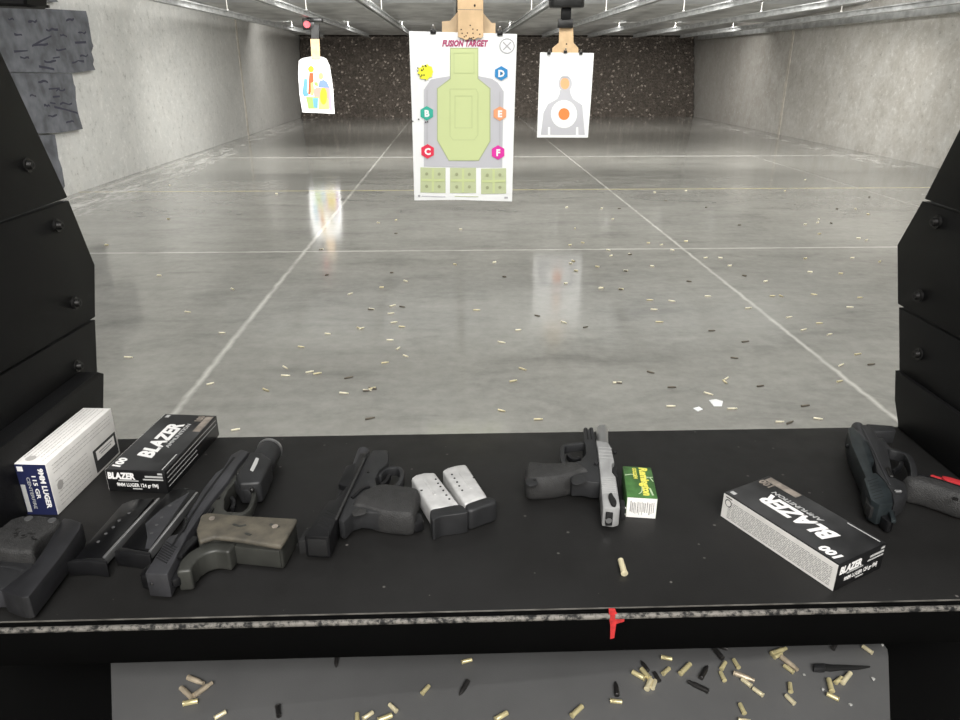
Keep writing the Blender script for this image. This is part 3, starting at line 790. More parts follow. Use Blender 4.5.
pl = partition('left black armoured booth partition with hex screws', XA, -1,
          [[(0, 50), (68, 197.5), (0, 222), (-180, 287), (-180, -100), (-69, -100)], [(69, 200.5), (95, 265), (95.5, 317), (0, 374), (-150, 463), (-150, 279), (0, 224)],
           [(95.5, 319.5), (98, 385), (92, 440), (60, 470), (0, 525), (-110, 600), (-110, 440), (0, 376.5)]],
          [(98, 372), (104, 373.5), (104.5, 440), (60, 490), (-100, 700), (-100, 524), (0, 448.5)],
          [(27, 165), (57, 225.5), (75, 303), (77, 366)], -0.436)
pr = partition('right black armoured booth partition beside the wide-open lane', XB, 1,
          [[(924, 199), (960, 128), (1076, -100), (1150, -100), (1150, 275), (960, 211.5)], [(922, 201), (897, 245), (897.5, 304), (960, 339), (1090, 412), (1090, 259), (960, 213.5)],
           [(898.5, 307), (899, 372), (897, 440), (960, 490), (1060, 570), (1060, 398), (960, 341.5)]],
          [(895, 370), (894.5, 400), (896.5, 436), (1060, 640), (1060, 486), (960, 415.5)],
          [(937, 222), (919, 296), (919, 354)], 0.5485)
# black control housing at the upper left
q0 = ony((0, 8), 1.02); q1 = ony((48, 10), 1.02)
kb = thing('lane_control_box', 'black box corner hanging at the top left above the partition', 'control box', (q0.x, 1.02, q0.z))
obj('housing', poly_extrude([ony(q, 1.02) for q in ((-160, 2), (0, 8), (48, 9.7), (46, -90), (-160, -90))], (0, -.05, 0), .003), M['plate'], kb)
obj('bottom_lip', poly_extrude([ony(q, 1.022) for q in ((-160, 0), (48, 8), (48, 5), (-160, -4))], (0, .004, 0)), M['screw'], kb)

# lower shelf that catches the brass
ZS = 0.78
sh = thing('lower_shelf', 'grey catch shelf under the bench, littered with spent brass', 'shelf', (0.05, 0.6, ZS - .05))
sp = [(110, 640), (866, 641.5), (878, 642), (884, 644), (887.5, 649), (888.5, 656), (890.5, 722), (893, 800), (115, 800), (112, 722)]
obj('shelf_mat', lie(sp, ZS - .006, ZS, .001), M['shelf'], sh)
obj('shelf_base', box_bm(-0.60, 0.70, 0.30, 0.75, ZS - .04, ZS - .008, .002), M['dark'], sh)
obj('back_panel', box_bm(-0.60, 0.70, 0.752, 0.77, ZS - .04, 0.948, .002), M['dark'], sh)

# ================================================================== CARTONS
class Carton:
    """local frame: x = length (reading direction), y = width, z up"""
    def __init__(s, t, c, rot, L, W, H):
        s.t, s.L, s.W, s.H = t, L, W, H
        s.R = Matrix.Translation((c[0], c[1], ZT)) @ Matrix.Rotation(math.radians(rot), 4, 'Z')
    def w(s, x, y, z): return s.R @ Vector((x, y, z))
    def d(s, x, y, z): return (s.R.to_3x3() @ Vector((x, y, z)))
    def body(s, m, bev=.0008):
        bm = box_bm(-s.L / 2, s.L / 2, -s.W / 2, s.W / 2, .0004, s.H, bev); bmesh.ops.transform(bm, matrix=s.R, verts=bm.verts[:])
        return obj('carton', bm, m, s.t)
    def face(s, f):   # returns (map(u,v)->world, udir, vdir, normal); u,v in metres from the face centre
        L, W, H = s.L, s.W, s.H
        if f == 'top': return (lambda u, v: s.w(u, v, H)), s.d(1, 0, 0), s.d(0, 1, 0), s.d(0, 0, 1)
        if f == 'end': return (lambda u, v: s.w(-L / 2, -u, H / 2 + v)), s.d(0, -1, 0), s.d(0, 0, 1), s.d(-1, 0, 0)
        if f == 'left': return (lambda u, v: s.w(-u, W / 2, H / 2 + v)), s.d(-1, 0, 0), s.d(0, 0, 1), s.d(0, 1, 0)
        if f == 'right': return (lambda u, v: s.w(u, -W / 2, H / 2 + v)), s.d(1, 0, 0), s.d(0, 0, 1), s.d(0, -1, 0)
    def poly(s, name, f, pts, m, lift=.00015, th=.0001):
        F, u, v, n = s.face(f); P = [F(*p) + n * lift for p in pts]
        return obj(name, poly_extrude(P, n * th), m, s.t)
    def rect(s, name, f, u0, u1, v0, v1, m, lift=.00015): return s.poly(name, f, [(u0, v0), (u1, v0), (u1, v1), (u0, v1)], m, lift)
    def lines(s, name, f, rects, m, lift=.0003):
        F, u, v, n = s.face(f); bms = []
        for u0, u1, v0, v1 in rects:
            bms.append(poly_extrude([F(*p) + n * lift for p in ((u0, v0), (u1, v0), (u1, v1), (u0, v1))], n * .0001))
        return obj(name, join(*bms), m, s.t)
    def text(s, name, f, txt, u, v, size, m, width=None, bold=.03, shear=0, rot=0, lift=.0004):
        F, ud, vd, n = s.face(f)
        if rot == 90: ud, vd = vd, -ud
        if rot == -90: ud, vd = -vd, ud
        return obj(name, text_bm(txt, size / .72, F(u, v) + n * lift, ud, vd, bold, .0001, 'LEFT', shear, width), m, s.t)

def blazer(c, rot, L, W, H, label, caption):
    t = thing('ammunition_box', label, 'ammunition box', (c[0], c[1], ZT), 'long black ammunition boxes')
    k = Carton(t, c, rot, L, W, H); k.body(M['box_black'])
    k.rect('top_print', 'top', -L / 2 + .001, L / 2 - .001, -W / 2 + .001, W / 2 - .001, M['box_top'])
    k.text('brand_lettering', 'top', 'BLAZER', -L * .30, -.004, .018, M['white'], L * .60, .045, .28)
    k.text('small_lettering', 'top', 'AMMUNITION', -L * .12, -.0125, .0052, M['dim_white'], L * .44, .02, .2)
    k.text('count_lettering', 'top', '100', -L * .47, W * .30, .0095, M['white'], .019, .05, .2)
    k.rect('bronze_strip', 'top', L * .18, L * .47, -W * .47, -W * .33, M['box_tan'], .0003)
    k.text('round_count', 'top', '100', L * .36, -W * .31, .008, M['box_tan'], .014, .05)
    k.rect('edge_line', 'top', -L * .47, -L * .22, -W * .445, -W * .425, M['dim_white'], .0003)
    k.rect('corner_mark', 'top', L * .43, L * .475, W * .36, W * .43, M['dim_white'], .0003)
    # white information side
    k.rect('white_side', 'left', -L / 2 + .0006, L / 2 - .0006, -H / 2 + .0006, H / 2 - .0004, M['cream'])
    rects = []; rg = random.Random(5); v = H * .27
    while v > -H * .42:
        u = -L * .44
        while u < L * .45:
            wd = rg.uniform(.002, .007); rects.append((u, min(u + wd, L * .46), v, v + .0007)); u += wd + .0009
        v -= .00165
    k.lines('fine_print', 'left', rects, M['cream_print'])
    k.lines('heading_bar', 'left', [(-L * .47, -L * .41, H * .38, H * .42)], M['ink_black'])
    F, u_, v_, n_ = k.face('left')
    ring = [F(-L * .44 + math.cos(a) * .0042, H * .20 + math.sin(a) * .0042) + n_ * .0005 for a in [i * math.pi / 9 for i in range(18)]]
    inner = [F(-L * .44 + math.cos(a) * .0032, H * .20 + math.sin(a) * .0032) + n_ * .0007 for a in [i * math.pi / 9 for i in range(18)]]
    em = obj('round_emblem', poly_extrude(ring, n_ * .0001), M['ink_black'], t)
    obj('emblem_field', poly_extrude(inner, n_ * .0001), M['cream'], em)
    # striped side
    st = []
    for i in range(4):
        v0 = H * (.38 - i * .2)
        st.append((-L * .47 , L * (.46 if i < 2 else .05), v0 - .0011, v0))
    k.lines('stripes', 'right', st, M['dim_white'])
    # end flap
    k.text('brand_lettering', 'end', 'BLAZER', -W * .47, H * .12, .0075, M['white'], W * .46, .05, .1)
    k.lines('heading_bar', 'end', [(W * .12, W * .46, H * .10, H * .16), (W * .16, W * .46, H * .22, H * .30), (W * .38, W * .46, H * .36, H * .44), (-W * .30, W * .04, H * .02, H * .07)], M['dim_white'])
    k.text('calibre_lettering', 'end', caption, -W * .34, -H * .22, .0042, M['white'], W * .70, .02)
    k.lines('weight_line', 'end', [(-W * .08, W * .08, -H * .34, -H * .29)], M['dim_white'])
    return t
blazer((0.3206, 0.5621), 116.9, .1295, .0646, .0281, 'black and white ammunition box standing alone on the right of the bench', '9MM LUGER 124 gr FMJ')
blazer((-0.3335, 0.7339), 83.6, .1320, .0650, .0265, 'black ammunition box with striped side, next to the white carton', '9MM LUGER 124 gr FMJ')

t = thing('ammunition_box', 'off-white ammunition carton with a navy end, standing against the left partition', 'ammunition box', (-.4165, .6923, ZT))
k = Carton(t, (-.4165, .6923), 85.9, .1253, .0325, .0590); k.body(M['cream'])
L, W, H = k.L, k.W, k.H
k.rect('navy_end', 'end', -W / 2 + .0005, W / 2 - .0005, -H / 2 + .0005, H / 2 - .0005, M['navy'])
k.text('end_lettering', 'end', '9MM LUGER', W * .22, H * .42, .0052, M['white'], H * .78, .04, 0, -90)
k.text('end_lettering', 'end', '115 GR', -W * .02, H * .30, .0042, M['white'], H * .45, .02, 0, -90)
k.text('end_lettering', 'end', 'CENTERFIRE', -W * .20, H * .25, .0034, M['dim_white'], H * .62, .01, 0, -90)
k.rect('white_corner', 'end', -W * .42, -W * .24, H * .36, H * .45, M['white'], .0003)
k.rect('foil_panel', 'end', -W * .44, -W * .30, -H * .44, H * .10, M['dim_white'], .0003)
def fine(f, u0, u1, v0, v1, dv, th, m, seed):
    rg = random.Random(seed); out = []; v = v1
    while v > v0:
        u = u0
        while u < u1:
            wd = rg.uniform(.002, .008); out.append((u, min(u + wd, u1), v - th, v)); u += wd + .001
        v -= dv
    k.lines('fine_print', f, out, m)
M['faint'] = mat('faint_print', (0.46, 0.44, 0.42), .7)
fine('right', -L * .44, L * .44, H * .22, H * .40, .0042, .0006, M['faint'], 1)
fine('right', -L * .44, L * .02, -H * .40, H * .10, .0046, .0006, M['faint'], 2)
fine('top', -L * .40, L * .46, -W * .12, W * .40, .0042, .0006, M['faint'], 3)
fine('top', -L * .46, L * .46, -W * .40, -W * .30, .0042, .0006, M['faint'], 4)
k.rect('label_panel', 'right', L * .10, L * .475, -H * .44, H * .02, M['ink_black'])
k.rect('label_field', 'right', L * .14, L * .44, -H * .22, -H * .03, M['cream'], .0004)
k.lines('label_print', 'right', [(L * .18, L * .40, -H * .10, -H * .08), (L * .2, L * .38, -H * .15, -H * .13)], M['cream_print'], .0006)
for f, u, v in (('right', -L * .40, -H * .02), ('top', -L * .42, W * .14)):
    F, u_, v_, n_ = k.face(f)
    obj('logo_ring', poly_extrude([F(u + math.cos(a) * .005, v + math.sin(a) * .005) + n_ * .0006 for a in [i * math.pi / 8 for i in range(16)]], n_ * .0001), M['faint'], t)

t = thing('ammunition_box', 'small green and yellow ammunition box beside the silver pistol', 'ammunition box', (.1855, .6344, ZT))
k = Carton(t, (.1855, .6344), 81.86, .0601, .0299, .0236); k.body(M['green'], .0005)
L, W, H = k.L, k.W, k.H
k.rect('white_end', 'end', -W / 2 + .0004, W / 2 - .0004, -H / 2 + .0004, H / 2 - .0004, M['cream'])
rg = random.Random(2); out = []; u = -W * .38
while u < W * .40:
    wd = rg.uniform(.0004, .0012); out.append((u, u + wd, -H * .36 + rg.uniform(0, .004), H * .34 - rg.uniform(0, .003))); u += wd + rg.uniform(.0005, .0012)
k.lines('printed_lines', 'end', out, M['cream_print'])
k.text('yellow_lettering', 'top', 'Remington', L * .46, W * .12, .0085, M['yellow'], L * .92, .05, .15, 0)
def swoosh(pts, wd):
    F, u_, v_, n_ = k.face('top'); P = ribbon_xy(smooth_path([Vector(p) for p in pts], 5), wd)
    obj('pale_swoosh', poly_extrude([F(*p) + n_ * .0004 for p in P], n_ * .0001), M['pale_green'], t)
swoosh([(L * .18, W * .48), (L * .22, W * .25), (L * .20, W * .12)], .0012)
swoosh([(L * .16, -W * .48), (L * .12, -W * .25), (-L * .02, -W * .12)], .0012)
swoosh([(-L * .40, W * .10), (-L * .30, -W * .02), (-L * .05, -W * .06)], .0011)
swoosh([(-L * .42, -W * .36), (-L * .20, -W * .30)], .0018)
swoosh([(L * .02, -W * .46), (L * .14, -W * .36), (L * .16, -W * .2)], .0011)
# the yellow words run towards the shooter
for o in [c for c in t.children if c.name.startswith('yellow_lettering')]:
    bpy.data.objects.remove(o)
F, ud, vd, n_ = k.face('top')
obj('yellow_lettering', text_bm('Remington', .0082 / .72, F(L * .46, -W * .06) + n_ * .0006, -ud, -vd, .05, .0001, 'LEFT', .1, L * .90), M['yellow'], t)
obj('yellow_lettering', text_bm('GOLDEN', .004 / .72, F(L * .44, W * .18) + n_ * .0006, -ud, -vd, .03, .0001, 'LEFT', .1, L * .36), M['yellow'], t)

# ================================================================== PISTOLS
Z = ZT
def part(t, name, bm, m, label=None, parent=None):
    o = obj(name, bm, m, parent or t)
    if label: o['label'] = label
    return o
def dotb(px, z, r=.0012): 
    p = onz(px, z); bm = bmesh.new(); bmesh.ops.create_uvsphere(bm, u_segments=8, v_segments=6, radius=r)
    bmesh.ops.translate(bm, verts=bm.verts[:], vec=p); return bm
def disc(px, z, r, th=.0006, n=14):
    p = onz(px, z); return cyl_bm(p - Vector((0, 0, th)), p + Vector((0, 0, th)), r, n)
def serrations(t, a, b, across, n, z, m, wd=.0009, parent=None):
    """grooves: n short bars from line a-b, each reaching by 'across' pixels"""
    bms = []
    for i in range(n):
        f = i / (n - 1); p = (a[0] + (b[0] - a[0]) * f, a[1] + (b[1] - a[1]) * f); q = (p[0] + across[0], p[1] + across[1])
        bms.append(lie_ribbon([p, q], wd, z - .0004, z + .0002, 0, 1, 0))
    return part(t, 'serrations', join(*bms), m, None, parent)

# ---- pistol with tan grip and weapon light
t = thing('pistol', 'long grey pistol with a worn tan grip and a light under the barrel', 'pistol', onz((215, 530), Z))
sl = part(t, 'slide', lie([(144.5, 573), (167.4, 574.4), (187.3, 535), (200, 516), (212.4, 499.5), (227.8, 481), (238, 465), (249, 451.5), (241, 449), (231, 454.5), (223.3, 467.5), (215.6, 472.5), (203.3, 488), (186, 516), (190.5, 517), (184, 531), (181, 532.5), (168, 536)], Z + .0035, Z + .028, .0016), M['gun_grey'])
part(t, 'slide_top_rib', lie_ribbon([(172, 546), (205, 495), (234, 457)], .0022, Z + .028, Z + .0283, 0, 1, 2), M['gun_black'])
part(t, 'barrel_hood', lie([(181.5, 532), (184.5, 531), (191, 517), (184.5, 516)], Z + .006, Z + .022, .001), M['gun_black'])
serrations(t, (156, 557), (166, 541.5), (11, 6), 8, Z + .028, M['gun_black'], .0011)
part(t, 'frame', lie([(196, 531), (205, 513), (214.5, 497), (229, 481), (240, 466), (250, 454), (254, 458), (244, 472), (238, 478.5), (228, 490), (224, 499), (224, 509), (231, 514), (214, 522), (205, 536)], Z + .006, Z + .0235, .0012), M['frame_olive'])
part(t, 'trigger_guard', lie_ribbon([(234, 480), (246, 487.5), (253.5, 490.5), (252.5, 500), (248, 509), (240, 513), (226, 512.5)], .0052, Z + .011, Z + .021, .0018, 2, 4), M['frame_olive'])
part(t, 'trigger', lie_ribbon([(231, 496), (234, 501), (232, 507)], .004, Z + .012, Z + .019, .001), M['gun_black'])
part(t, 'grip_frame', lie([(200, 517), (208, 513.5), (250, 517), (296.5, 520), (281.5, 547), (272, 546), (237, 540), (214, 538), (199, 543), (196, 531)], Z + .002, Z + .027, .003, 3, 0), M['frame_olive'])
part(t, 'grip_panel', lie([(201, 514.5), (208, 512), (250, 515.5), (297.8, 518), (290, 531.5), (281, 545.8), (272, 544.6), (237, 538.7), (214, 536.3), (199, 541), (196.3, 529)], Z + .0272, Z + .0325, .0022, 3), M['grip_tan'], 'worn tan grip panel')
for c in ((212, 518.5), (275, 526.5)): part(t, 'grip_screw', disc(c, Z + .0326, .0028), M['box_tan'])
for q in ([(233, 524), (240, 526), (246, 524.5)], [(245, 533), (251, 535)], [(270, 524), (279, 527)]):
    part(t, 'grip_gouge', lie_ribbon(q, .0024, Z + .0322, Z + .0328, 0, 1, 2), M['frame_olive'])
part(t, 'grip_safety', lie_ribbon([(183.5, 571), (187, 562), (194, 554.5), (205, 548.5), (219, 545.5), (233, 547)], [.012] * 5 + [.0135] * 5 + [.014] * 10 + [.0145] * 6, Z + .004, Z + .025, .005, 3, 5), M['frame_olive'])
part(t, 'backstrap', lie([(232, 541), (281, 548), (279.5, 551), (233, 546.5)], Z + .004, Z + .0235, .002, 2), M['frame_olive'])
part(t, 'hammer', lie([(168, 574), (178, 562), (184, 566), (180, 578), (172, 581)], Z + .011, Z + .019, .0015), M['gun_black'])
part(t, 'thumb_safety', lie_ribbon([(178, 556), (187, 545), (196, 536)], .007, Z + .0236, Z + .0275, .001), M['gun_black'])
part(t, 'slide_stop', lie_ribbon([(197, 530), (205, 518), (212, 507)], .0045, Z + .0236, Z + .0262, .0008), M['gun_black'])
part(t, 'pivot_pin', disc((218, 498), Z + .024, .0022), M['screw'])
for c in ((147, 579), (152, 584)): part(t, 'rear_face_screw', dotb(c, Z + .017, .0014), M['screw'])
part(t, 'rear_sight', lie([(139.5, 575), (145, 567), (150, 563), (152, 569), (146, 577)], Z + .008, Z + .022, .001), M['gun_black'])
wl = part(t, 'weapon_light', lie([(243, 463), (235.5, 475.5), (239, 483.5), (250, 483), (260.5, 482), (266, 471), (271.5, 459), (263, 452.5), (250, 451.5)], Z + .006, Z + .031, .003, 3), M['polymer'])
a = onz((259, 470), Z + .0165); bq = onz((269.5, 450.5), Z + .0165)
part(t, 'light_head', cyl_bm(a, bq, .0135, 24, None, .002), M['polymer'], None, wl)
dv = (bq - a).normalized()
o = part(t, 'bezel', cyl_bm(bq + dv * .0002, bq + dv * .003, .0142, 24), M['steel'], 'bright bezel ring of the light', wl)
part(t, 'lens', cyl_bm(bq + dv * .0031, bq + dv * .0036, .0115, 24), M['void'], None, wl)
part(t, 'white_marking', lie([(250, 470), (256, 457.5), (259, 458.5), (257, 464), (253, 471.5)], Z + .0311, Z + .0314, 0), M['dim_white'], None, wl)
part(t, 'light_switch', lie_ribbon([(236, 480), (244, 488), (252, 489)], .006, Z + .01, Z + .024, .0015), M['polymer'], None, wl)
for c in ((238, 474), (252, 490)): part(t, 'clamp_screw', dotb(c, Z + .026, .0026), M['screw'], None, wl)

# ---- compact black pistol, slide forward of the two silver magazines
t = thing('pistol', 'compact all-black pistol lying beside the two silver magazines', 'pistol', onz((362, 505), Z))
part(t, 'slide', lie([(304, 536), (329, 500), (336, 499), (346, 486.5), (339, 484.5), (338.5, 483), (346, 465.5), (355, 463), (359, 452.8), (366.8, 452), (366, 456), (348.4, 492), (337, 518), (329, 537)], Z + .004, Z + .027, .0014), M['gun_black'])
part(t, 'barrel_hood', lie([(339, 484), (346.5, 486), (340, 497), (336, 498.5)], Z + .006, Z + .021, .001), M['void'])
part(t, 'slide_rail', lie_ribbon([(336, 518.5), (348.6, 491.5), (357, 474), (365, 457)], .0022, Z + .0255, Z + .0278, .0004, 1, 2), M['stipple'])
serrations(t, (317, 525), (327, 510.5), (10, 4), 7, Z + .027, M['void'], .001)
part(t, 'barrel', cyl_bm(onz((358, 468), Z + .018), onz((363.5, 452), Z + .018), .0068, 18), M['gun_grey'])
part(t, 'frame', lie([(366, 458.5), (369, 455.7), (373, 449.5), (387.5, 449.7), (388.7, 456.4), (387.6, 463.2), (379.4, 470), (375.5, 478), (377, 485.5), (390.8, 489), (402, 491), (398, 502), (380, 513), (361, 511), (351.9, 514), (343.8, 522), (338, 519.7), (348.6, 493)], Z + .004, Z + .0245, .002, 2), M['polymer'])
part(t, 'grip', sil([(353, 509), (362, 496), (380, 487), (400, 488.5), (419, 494), (417, 508), (416, 523), (411, 531), (400, 532), (380, 529), (364, 524), (354, 520)], Z + .001, Z + .027, .0045), M['stipple'])
part(t, 'trigger_guard', lie_ribbon([(379, 475), (383.5, 469.3), (392, 466.6), (399, 467.5), (402, 472), (400.5, 480), (393, 488)], .0052, Z + .010, Z + .0205, .0015, 2, 4), M['polymer'])
part(t, 'trigger', lie_ribbon([(381, 484), (386, 480), (389, 474)], .0042, Z + .012, Z + .019, .001), M['gun_black'])
part(t, 'thumb_rest', lie([(352, 511), (358, 507.5), (365, 508.5), (366, 512.5), (359, 515), (353, 515)], Z + .0285, Z + .0302, .0014, 2, 3), M['stipple'])
part(t, 'slide_stop', lie_ribbon([(352, 497), (362, 488), (370, 485.5)], .0038, Z + .0246, Z + .0268, .0008), M['gun_black'])
for c in ((368, 472), (358, 492)): part(t, 'frame_pin', disc(c, Z + .0248, .0017), M['screw'])
part(t, 'rear_plate', lie([(306, 537.2), (327, 538), (326.5, 540), (307, 539)], Z + .006, Z + .024, .0006), M['void'])
rs = part(t, 'rear_sight', lie([(298, 541), (304, 531), (310, 526), (312, 530), (305, 541)], Z + .008, Z + .022, .0008), M['void'])
for c in ((301.8, 540.5), (303.2, 546.5)): part(t, 'sight_dot', dotb(c, Z + .012, .0013), M['white'], 'white aiming dot', rs)
part(t, 'magazine_floor', lie([(414, 510), (421, 513), (424, 521), (414, 524)], Z + .003, Z + .014, .0015), M['gun_black'])

# ---- two silver magazines
def silver_mag(label, face, base, holes, rib, notch):
    t = thing('pistol_magazine', label, 'magazine', onz(face[3], Z), 'silver pistol magazines')
    part(t, 'body', lie(face, Z + .001, Z + .022, .0028, 3), M['magsteel'])
    part(t, 'baseplate', lie(base, Z + .0004, Z + .0235, .003, 3, 3), M['polymer'], 'black plastic foot of the magazine')
    for h in holes: part(t, 'witness_hole', disc(h, Z + .0222, .0011, .0003, 10), M['void'])
    part(t, 'pressed_rib', lie_ribbon(rib, .0032, Z + .0218, Z + .0227, .0006, 1, 0), M['magsteel'])
    part(t, 'catch_notch', lie_ribbon(notch, .002, Z + .0219, Z + .0223, 0, 1, 0), M['void'])
    return t
C8 = lambda q: cr(400, 455, 8.473, q)
silver_mag('silver magazine with six holes, nearer the compact black pistol', C8([(93, 190), (130, 165), (205, 146), (295, 144), (505, 420), (440, 436), (340, 447), (265, 467)]),
           C8([(258, 470), (345, 446), (505, 420), (560, 462), (572, 486), (480, 502), (350, 520), (275, 552)]), C8([(303, 205), (322, 240), (343, 267), (367, 300), (393, 340), (418, 373)]), C8([(205, 195), (300, 335)]), C8([(172, 300), (192, 296)]))
silver_mag('silver magazine farther right, its black foot turned outwards', C8([(358, 128), (400, 104), (475, 84), (560, 74), (740, 350), (640, 380), (548, 417)]),
           C8([(552, 418), (640, 380), (742, 350), (795, 358), (818, 384), (800, 402), (700, 436), (585, 472)]), C8([(440, 165), (462, 197), (484, 229), (502, 262), (527, 299)]), C8([(505, 140), (605, 280)]), C8([(618, 192), (640, 186)]))

# ---- silver-slide pistol
t = thing('pistol', 'pistol with a bright silver slide and black grip, left of the green box', 'pistol', onz((575, 470), Z))
part(t, 'slide', lie([(596, 439.8), (608.2, 441.5), (611.3, 447.5), (614.4, 461.2), (612, 464.5), (612.4, 472), (615.9, 476.5), (618.2, 491.8), (620.3, 507), (614.4, 508.6), (602.9, 507.2), (601.8, 496.3), (599.8, 470.4), (598.3, 453.6)], Z + .004, Z + .026, .0016, 2), M['slide_silver'], 'bright stainless slide')
serrations(t, (602.5, 493), (601, 478), (14, -1), 9, Z + .026, M['dim_white'], .0007)
serrations(t, (598.6, 447), (599.2, 457), (13, 1), 4, Z + .026, M['dim_white'], .0006)
part(t, 'ejection_port', lie([(612, 464.3), (615, 462.5), (617.5, 476), (615.5, 476.2), (612.6, 471.5)], Z + .006, Z + .02, .0008), M['void'])
part(t, 'barrel', cyl_bm(onz((602.5, 446), Z + .017), onz((602.2, 429.6), Z + .017), .0068, 20), M['steel'], 'bare steel barrel end')
part(t, 'muzzle_bore', cyl_bm(onz((602.2, 429.6), Z + .017), onz((602.2, 429.2), Z + .017), .0045, 16), M['void'])
part(t, 'frame', lie([(583.5, 427.7), (586, 426.3), (588.5, 429), (590, 426.5), (593.2, 427), (595, 439.8), (596.2, 441.6), (598.5, 461), (600.7, 482), (592.3, 482), (584, 480), (572, 480), (567, 470), (569, 463.2), (580.8, 460.2), (586, 453), (585.3, 444.2), (583.5, 439.8)], Z + .004, Z + .024, .0016, 2), M['polymer'])
part(t, 'grip', sil([(526.8, 466.4), (545.4, 465.3), (563, 464.4), (574, 464.5), (585, 471), (589, 482), (580.8, 487.6), (570.2, 492), (554.3, 495.6), (538, 497), (528.5, 495), (524.6, 486)], Z + .001, Z + .0275, .0062), M['stipple'])
part(t, 'grip_swell', lie([(572, 478), (578, 474.5), (585, 476), (586, 481), (578, 484), (572, 483)], Z + .0288, Z + .0302, .0012, 2, 3), M['polymer'])
part(t, 'trigger_guard', lie_ribbon([(565, 465), (562.6, 458), (562.8, 448), (565, 444.8), (574, 443.2), (585, 442)], .0052, Z + .010, Z + .0205, .0015, 2, 4), M['polymer'])
part(t, 'trigger', lie_ribbon([(568, 454), (573, 458), (580, 457)], .004, Z + .012, Z + .019, .001), M['gun_black'])
part(t, 'rail_grooves', join(lie_ribbon([(586.5, 428), (588, 439)], .0016, Z + .0238, Z + .0244, 0, 1, 0), lie_ribbon([(590, 428), (591.5, 439)], .0016, Z + .0238, Z + .0244, 0, 1, 0)), M['void'])
part(t, 'safety_lever', lie([(608.5, 494), (611.5, 492), (613.5, 495.5), (616.5, 500), (616, 504.5), (612, 504), (609.5, 499)], Z + .026, Z + .0292, .001, 2, 2), M['void'], 'black safety lever')
part(t, 'slide_stop', lie_ribbon([(595, 461), (598.5, 462.5)], .006, Z + .0235, Z + .0268, .0015, 2, 0), M['polymer'])
q1, q2 = onz((602.9, 507.2), Z + .026), onz((614.4, 508.6), Z + .026)
part(t, 'rear_plate', box_bm(q1.x + .003, q2.x - .001, min(q1.y, q2.y) - .0012, q1.y + .004, Z + .007, Z + .0215, .0006), M['void'], 'dark opening at the back of the silver slide')
part(t, 'firing_pin', cyl_bm((q1.x * .45 + q2.x * .55, q1.y - .004, Z + .013), (q1.x * .45 + q2.x * .55, q1.y + .002, Z + .013), .003, 12), M['steel'])
part(t, 'magazine_floor', lie([(525, 478.5), (536.5, 477.5), (538.5, 484), (530, 486), (526, 484)], Z + .0272, Z + .0292, .0012, 2), M['polymer'])
part(t, 'lanyard_hole', disc((534.5, 480), Z + .0293, .0015), M['void'])
part(t, 'front_sight', dotb((614.8, 452.3), Z + .015, .0022), M['gun_black'])
rs = part(t, 'rear_sight', lie([(620, 499), (624.5, 500), (625.5, 509), (621, 508)], Z + .008, Z + .021, .0008), M['void'])
for c in ((624.8, 508), (624.3, 514)): part(t, 'sight_dot', dotb(c, Z + .013, .0013), M['white'], 'white aiming dot', rs)

# ---- black pistol at the right partition
t = thing('pistol', 'black pistol against the right partition, its grip leaving the picture', 'pistol', onz((890, 480), Z))
part(t, 'slide', lie([(848.3, 427.8), (853, 426.5), (860, 433), (868, 443), (874.5, 460), (871, 463), (873, 473), (876, 472.5), (885, 481), (892, 493), (893.5, 503), (880, 505), (871, 499.5), (864, 478.3), (866, 477), (860.5, 465), (851.5, 444)], Z + .004, Z + .027, .0016), M['gun_teal'])
part(t, 'ejection_port', lie([(860.8, 465.3), (871, 462.8), (873, 473), (864.5, 477.5)], Z + .006, Z + .020, .0008), M['void'])
serrations(t, (867.5, 481), (874, 499), (10, -3), 7, Z + .027, M['void'], .0008)
part(t, 'barrel', cyl_bm(onz((862, 444), Z + .018), onz((857.3, 427), Z + .018), .0066, 18), M['gun_grey'])
part(t, 'frame', lie([(855.5, 427), (864, 424), (873, 428), (878, 436.7), (888, 449), (891, 463), (893.3, 476.7), (905, 482), (908, 494), (902, 499), (894, 503), (892, 493), (885, 481), (877, 472), (874.5, 459.5), (868, 443), (860, 433)], Z + .004, Z + .0245, .0018), M['polymer'])
part(t, 'slide_rail', lie_ribbon([(863, 428), (872, 446), (881, 466), (890, 484)], .0016, Z + .0243, Z + .0256, .0003, 1, 2), M['gun_grey'])
part(t, 'front_rail', lie([(866, 423.5), (893, 425.5), (896, 431), (873, 431.5)], Z + .003, Z + .02, .0015), M['polymer'])
part(t, 'trigger_guard', lie_ribbon([(880, 437.5), (889, 448), (898, 450.5), (907, 454.5), (911.5, 461), (914, 470), (913.5, 479)], .0062, Z + .0095, Z + .021, .0018, 2, 4), M['polymer'])
part(t, 'trigger', lie_ribbon([(894, 470), (900, 466), (902, 461)], .004, Z + .012, Z + .019, .001), M['gun_black'])
part(t, 'grip', sil([(901, 485), (908, 478.5), (920, 478), (938, 482.5), (962, 490), (990, 497.5), (994, 520), (960, 515.5), (940, 508.5), (922, 502.5), (906, 497)], Z + .001, Z + .028, .0062), M['stipple'])
part(t, 'front_strap', lie_ribbon([(917, 473.5), (935, 478), (955, 484.5), (978, 491.5)], .006, Z + .006, Z + .020, .002), M['gun_black'])
part(t, 'slide_stop', lie_ribbon([(888, 467), (892, 476)], .0042, Z + .0246, Z + .0266, .0008, 1, 0), M['screw'])
part(t, 'decocking_lever', lie_ribbon([(895, 490), (902, 490)], .0036, Z + .0246, Z + .028, .001, 1, 0), M['steel'], 'small bright lever')
part(t, 'beavertail', lie([(874, 504), (882, 506), (893, 504), (895, 512), (894, 521), (888, 521.5), (880, 514)], Z + .002, Z + .014, .003, 2, 3), M['gun_black'])
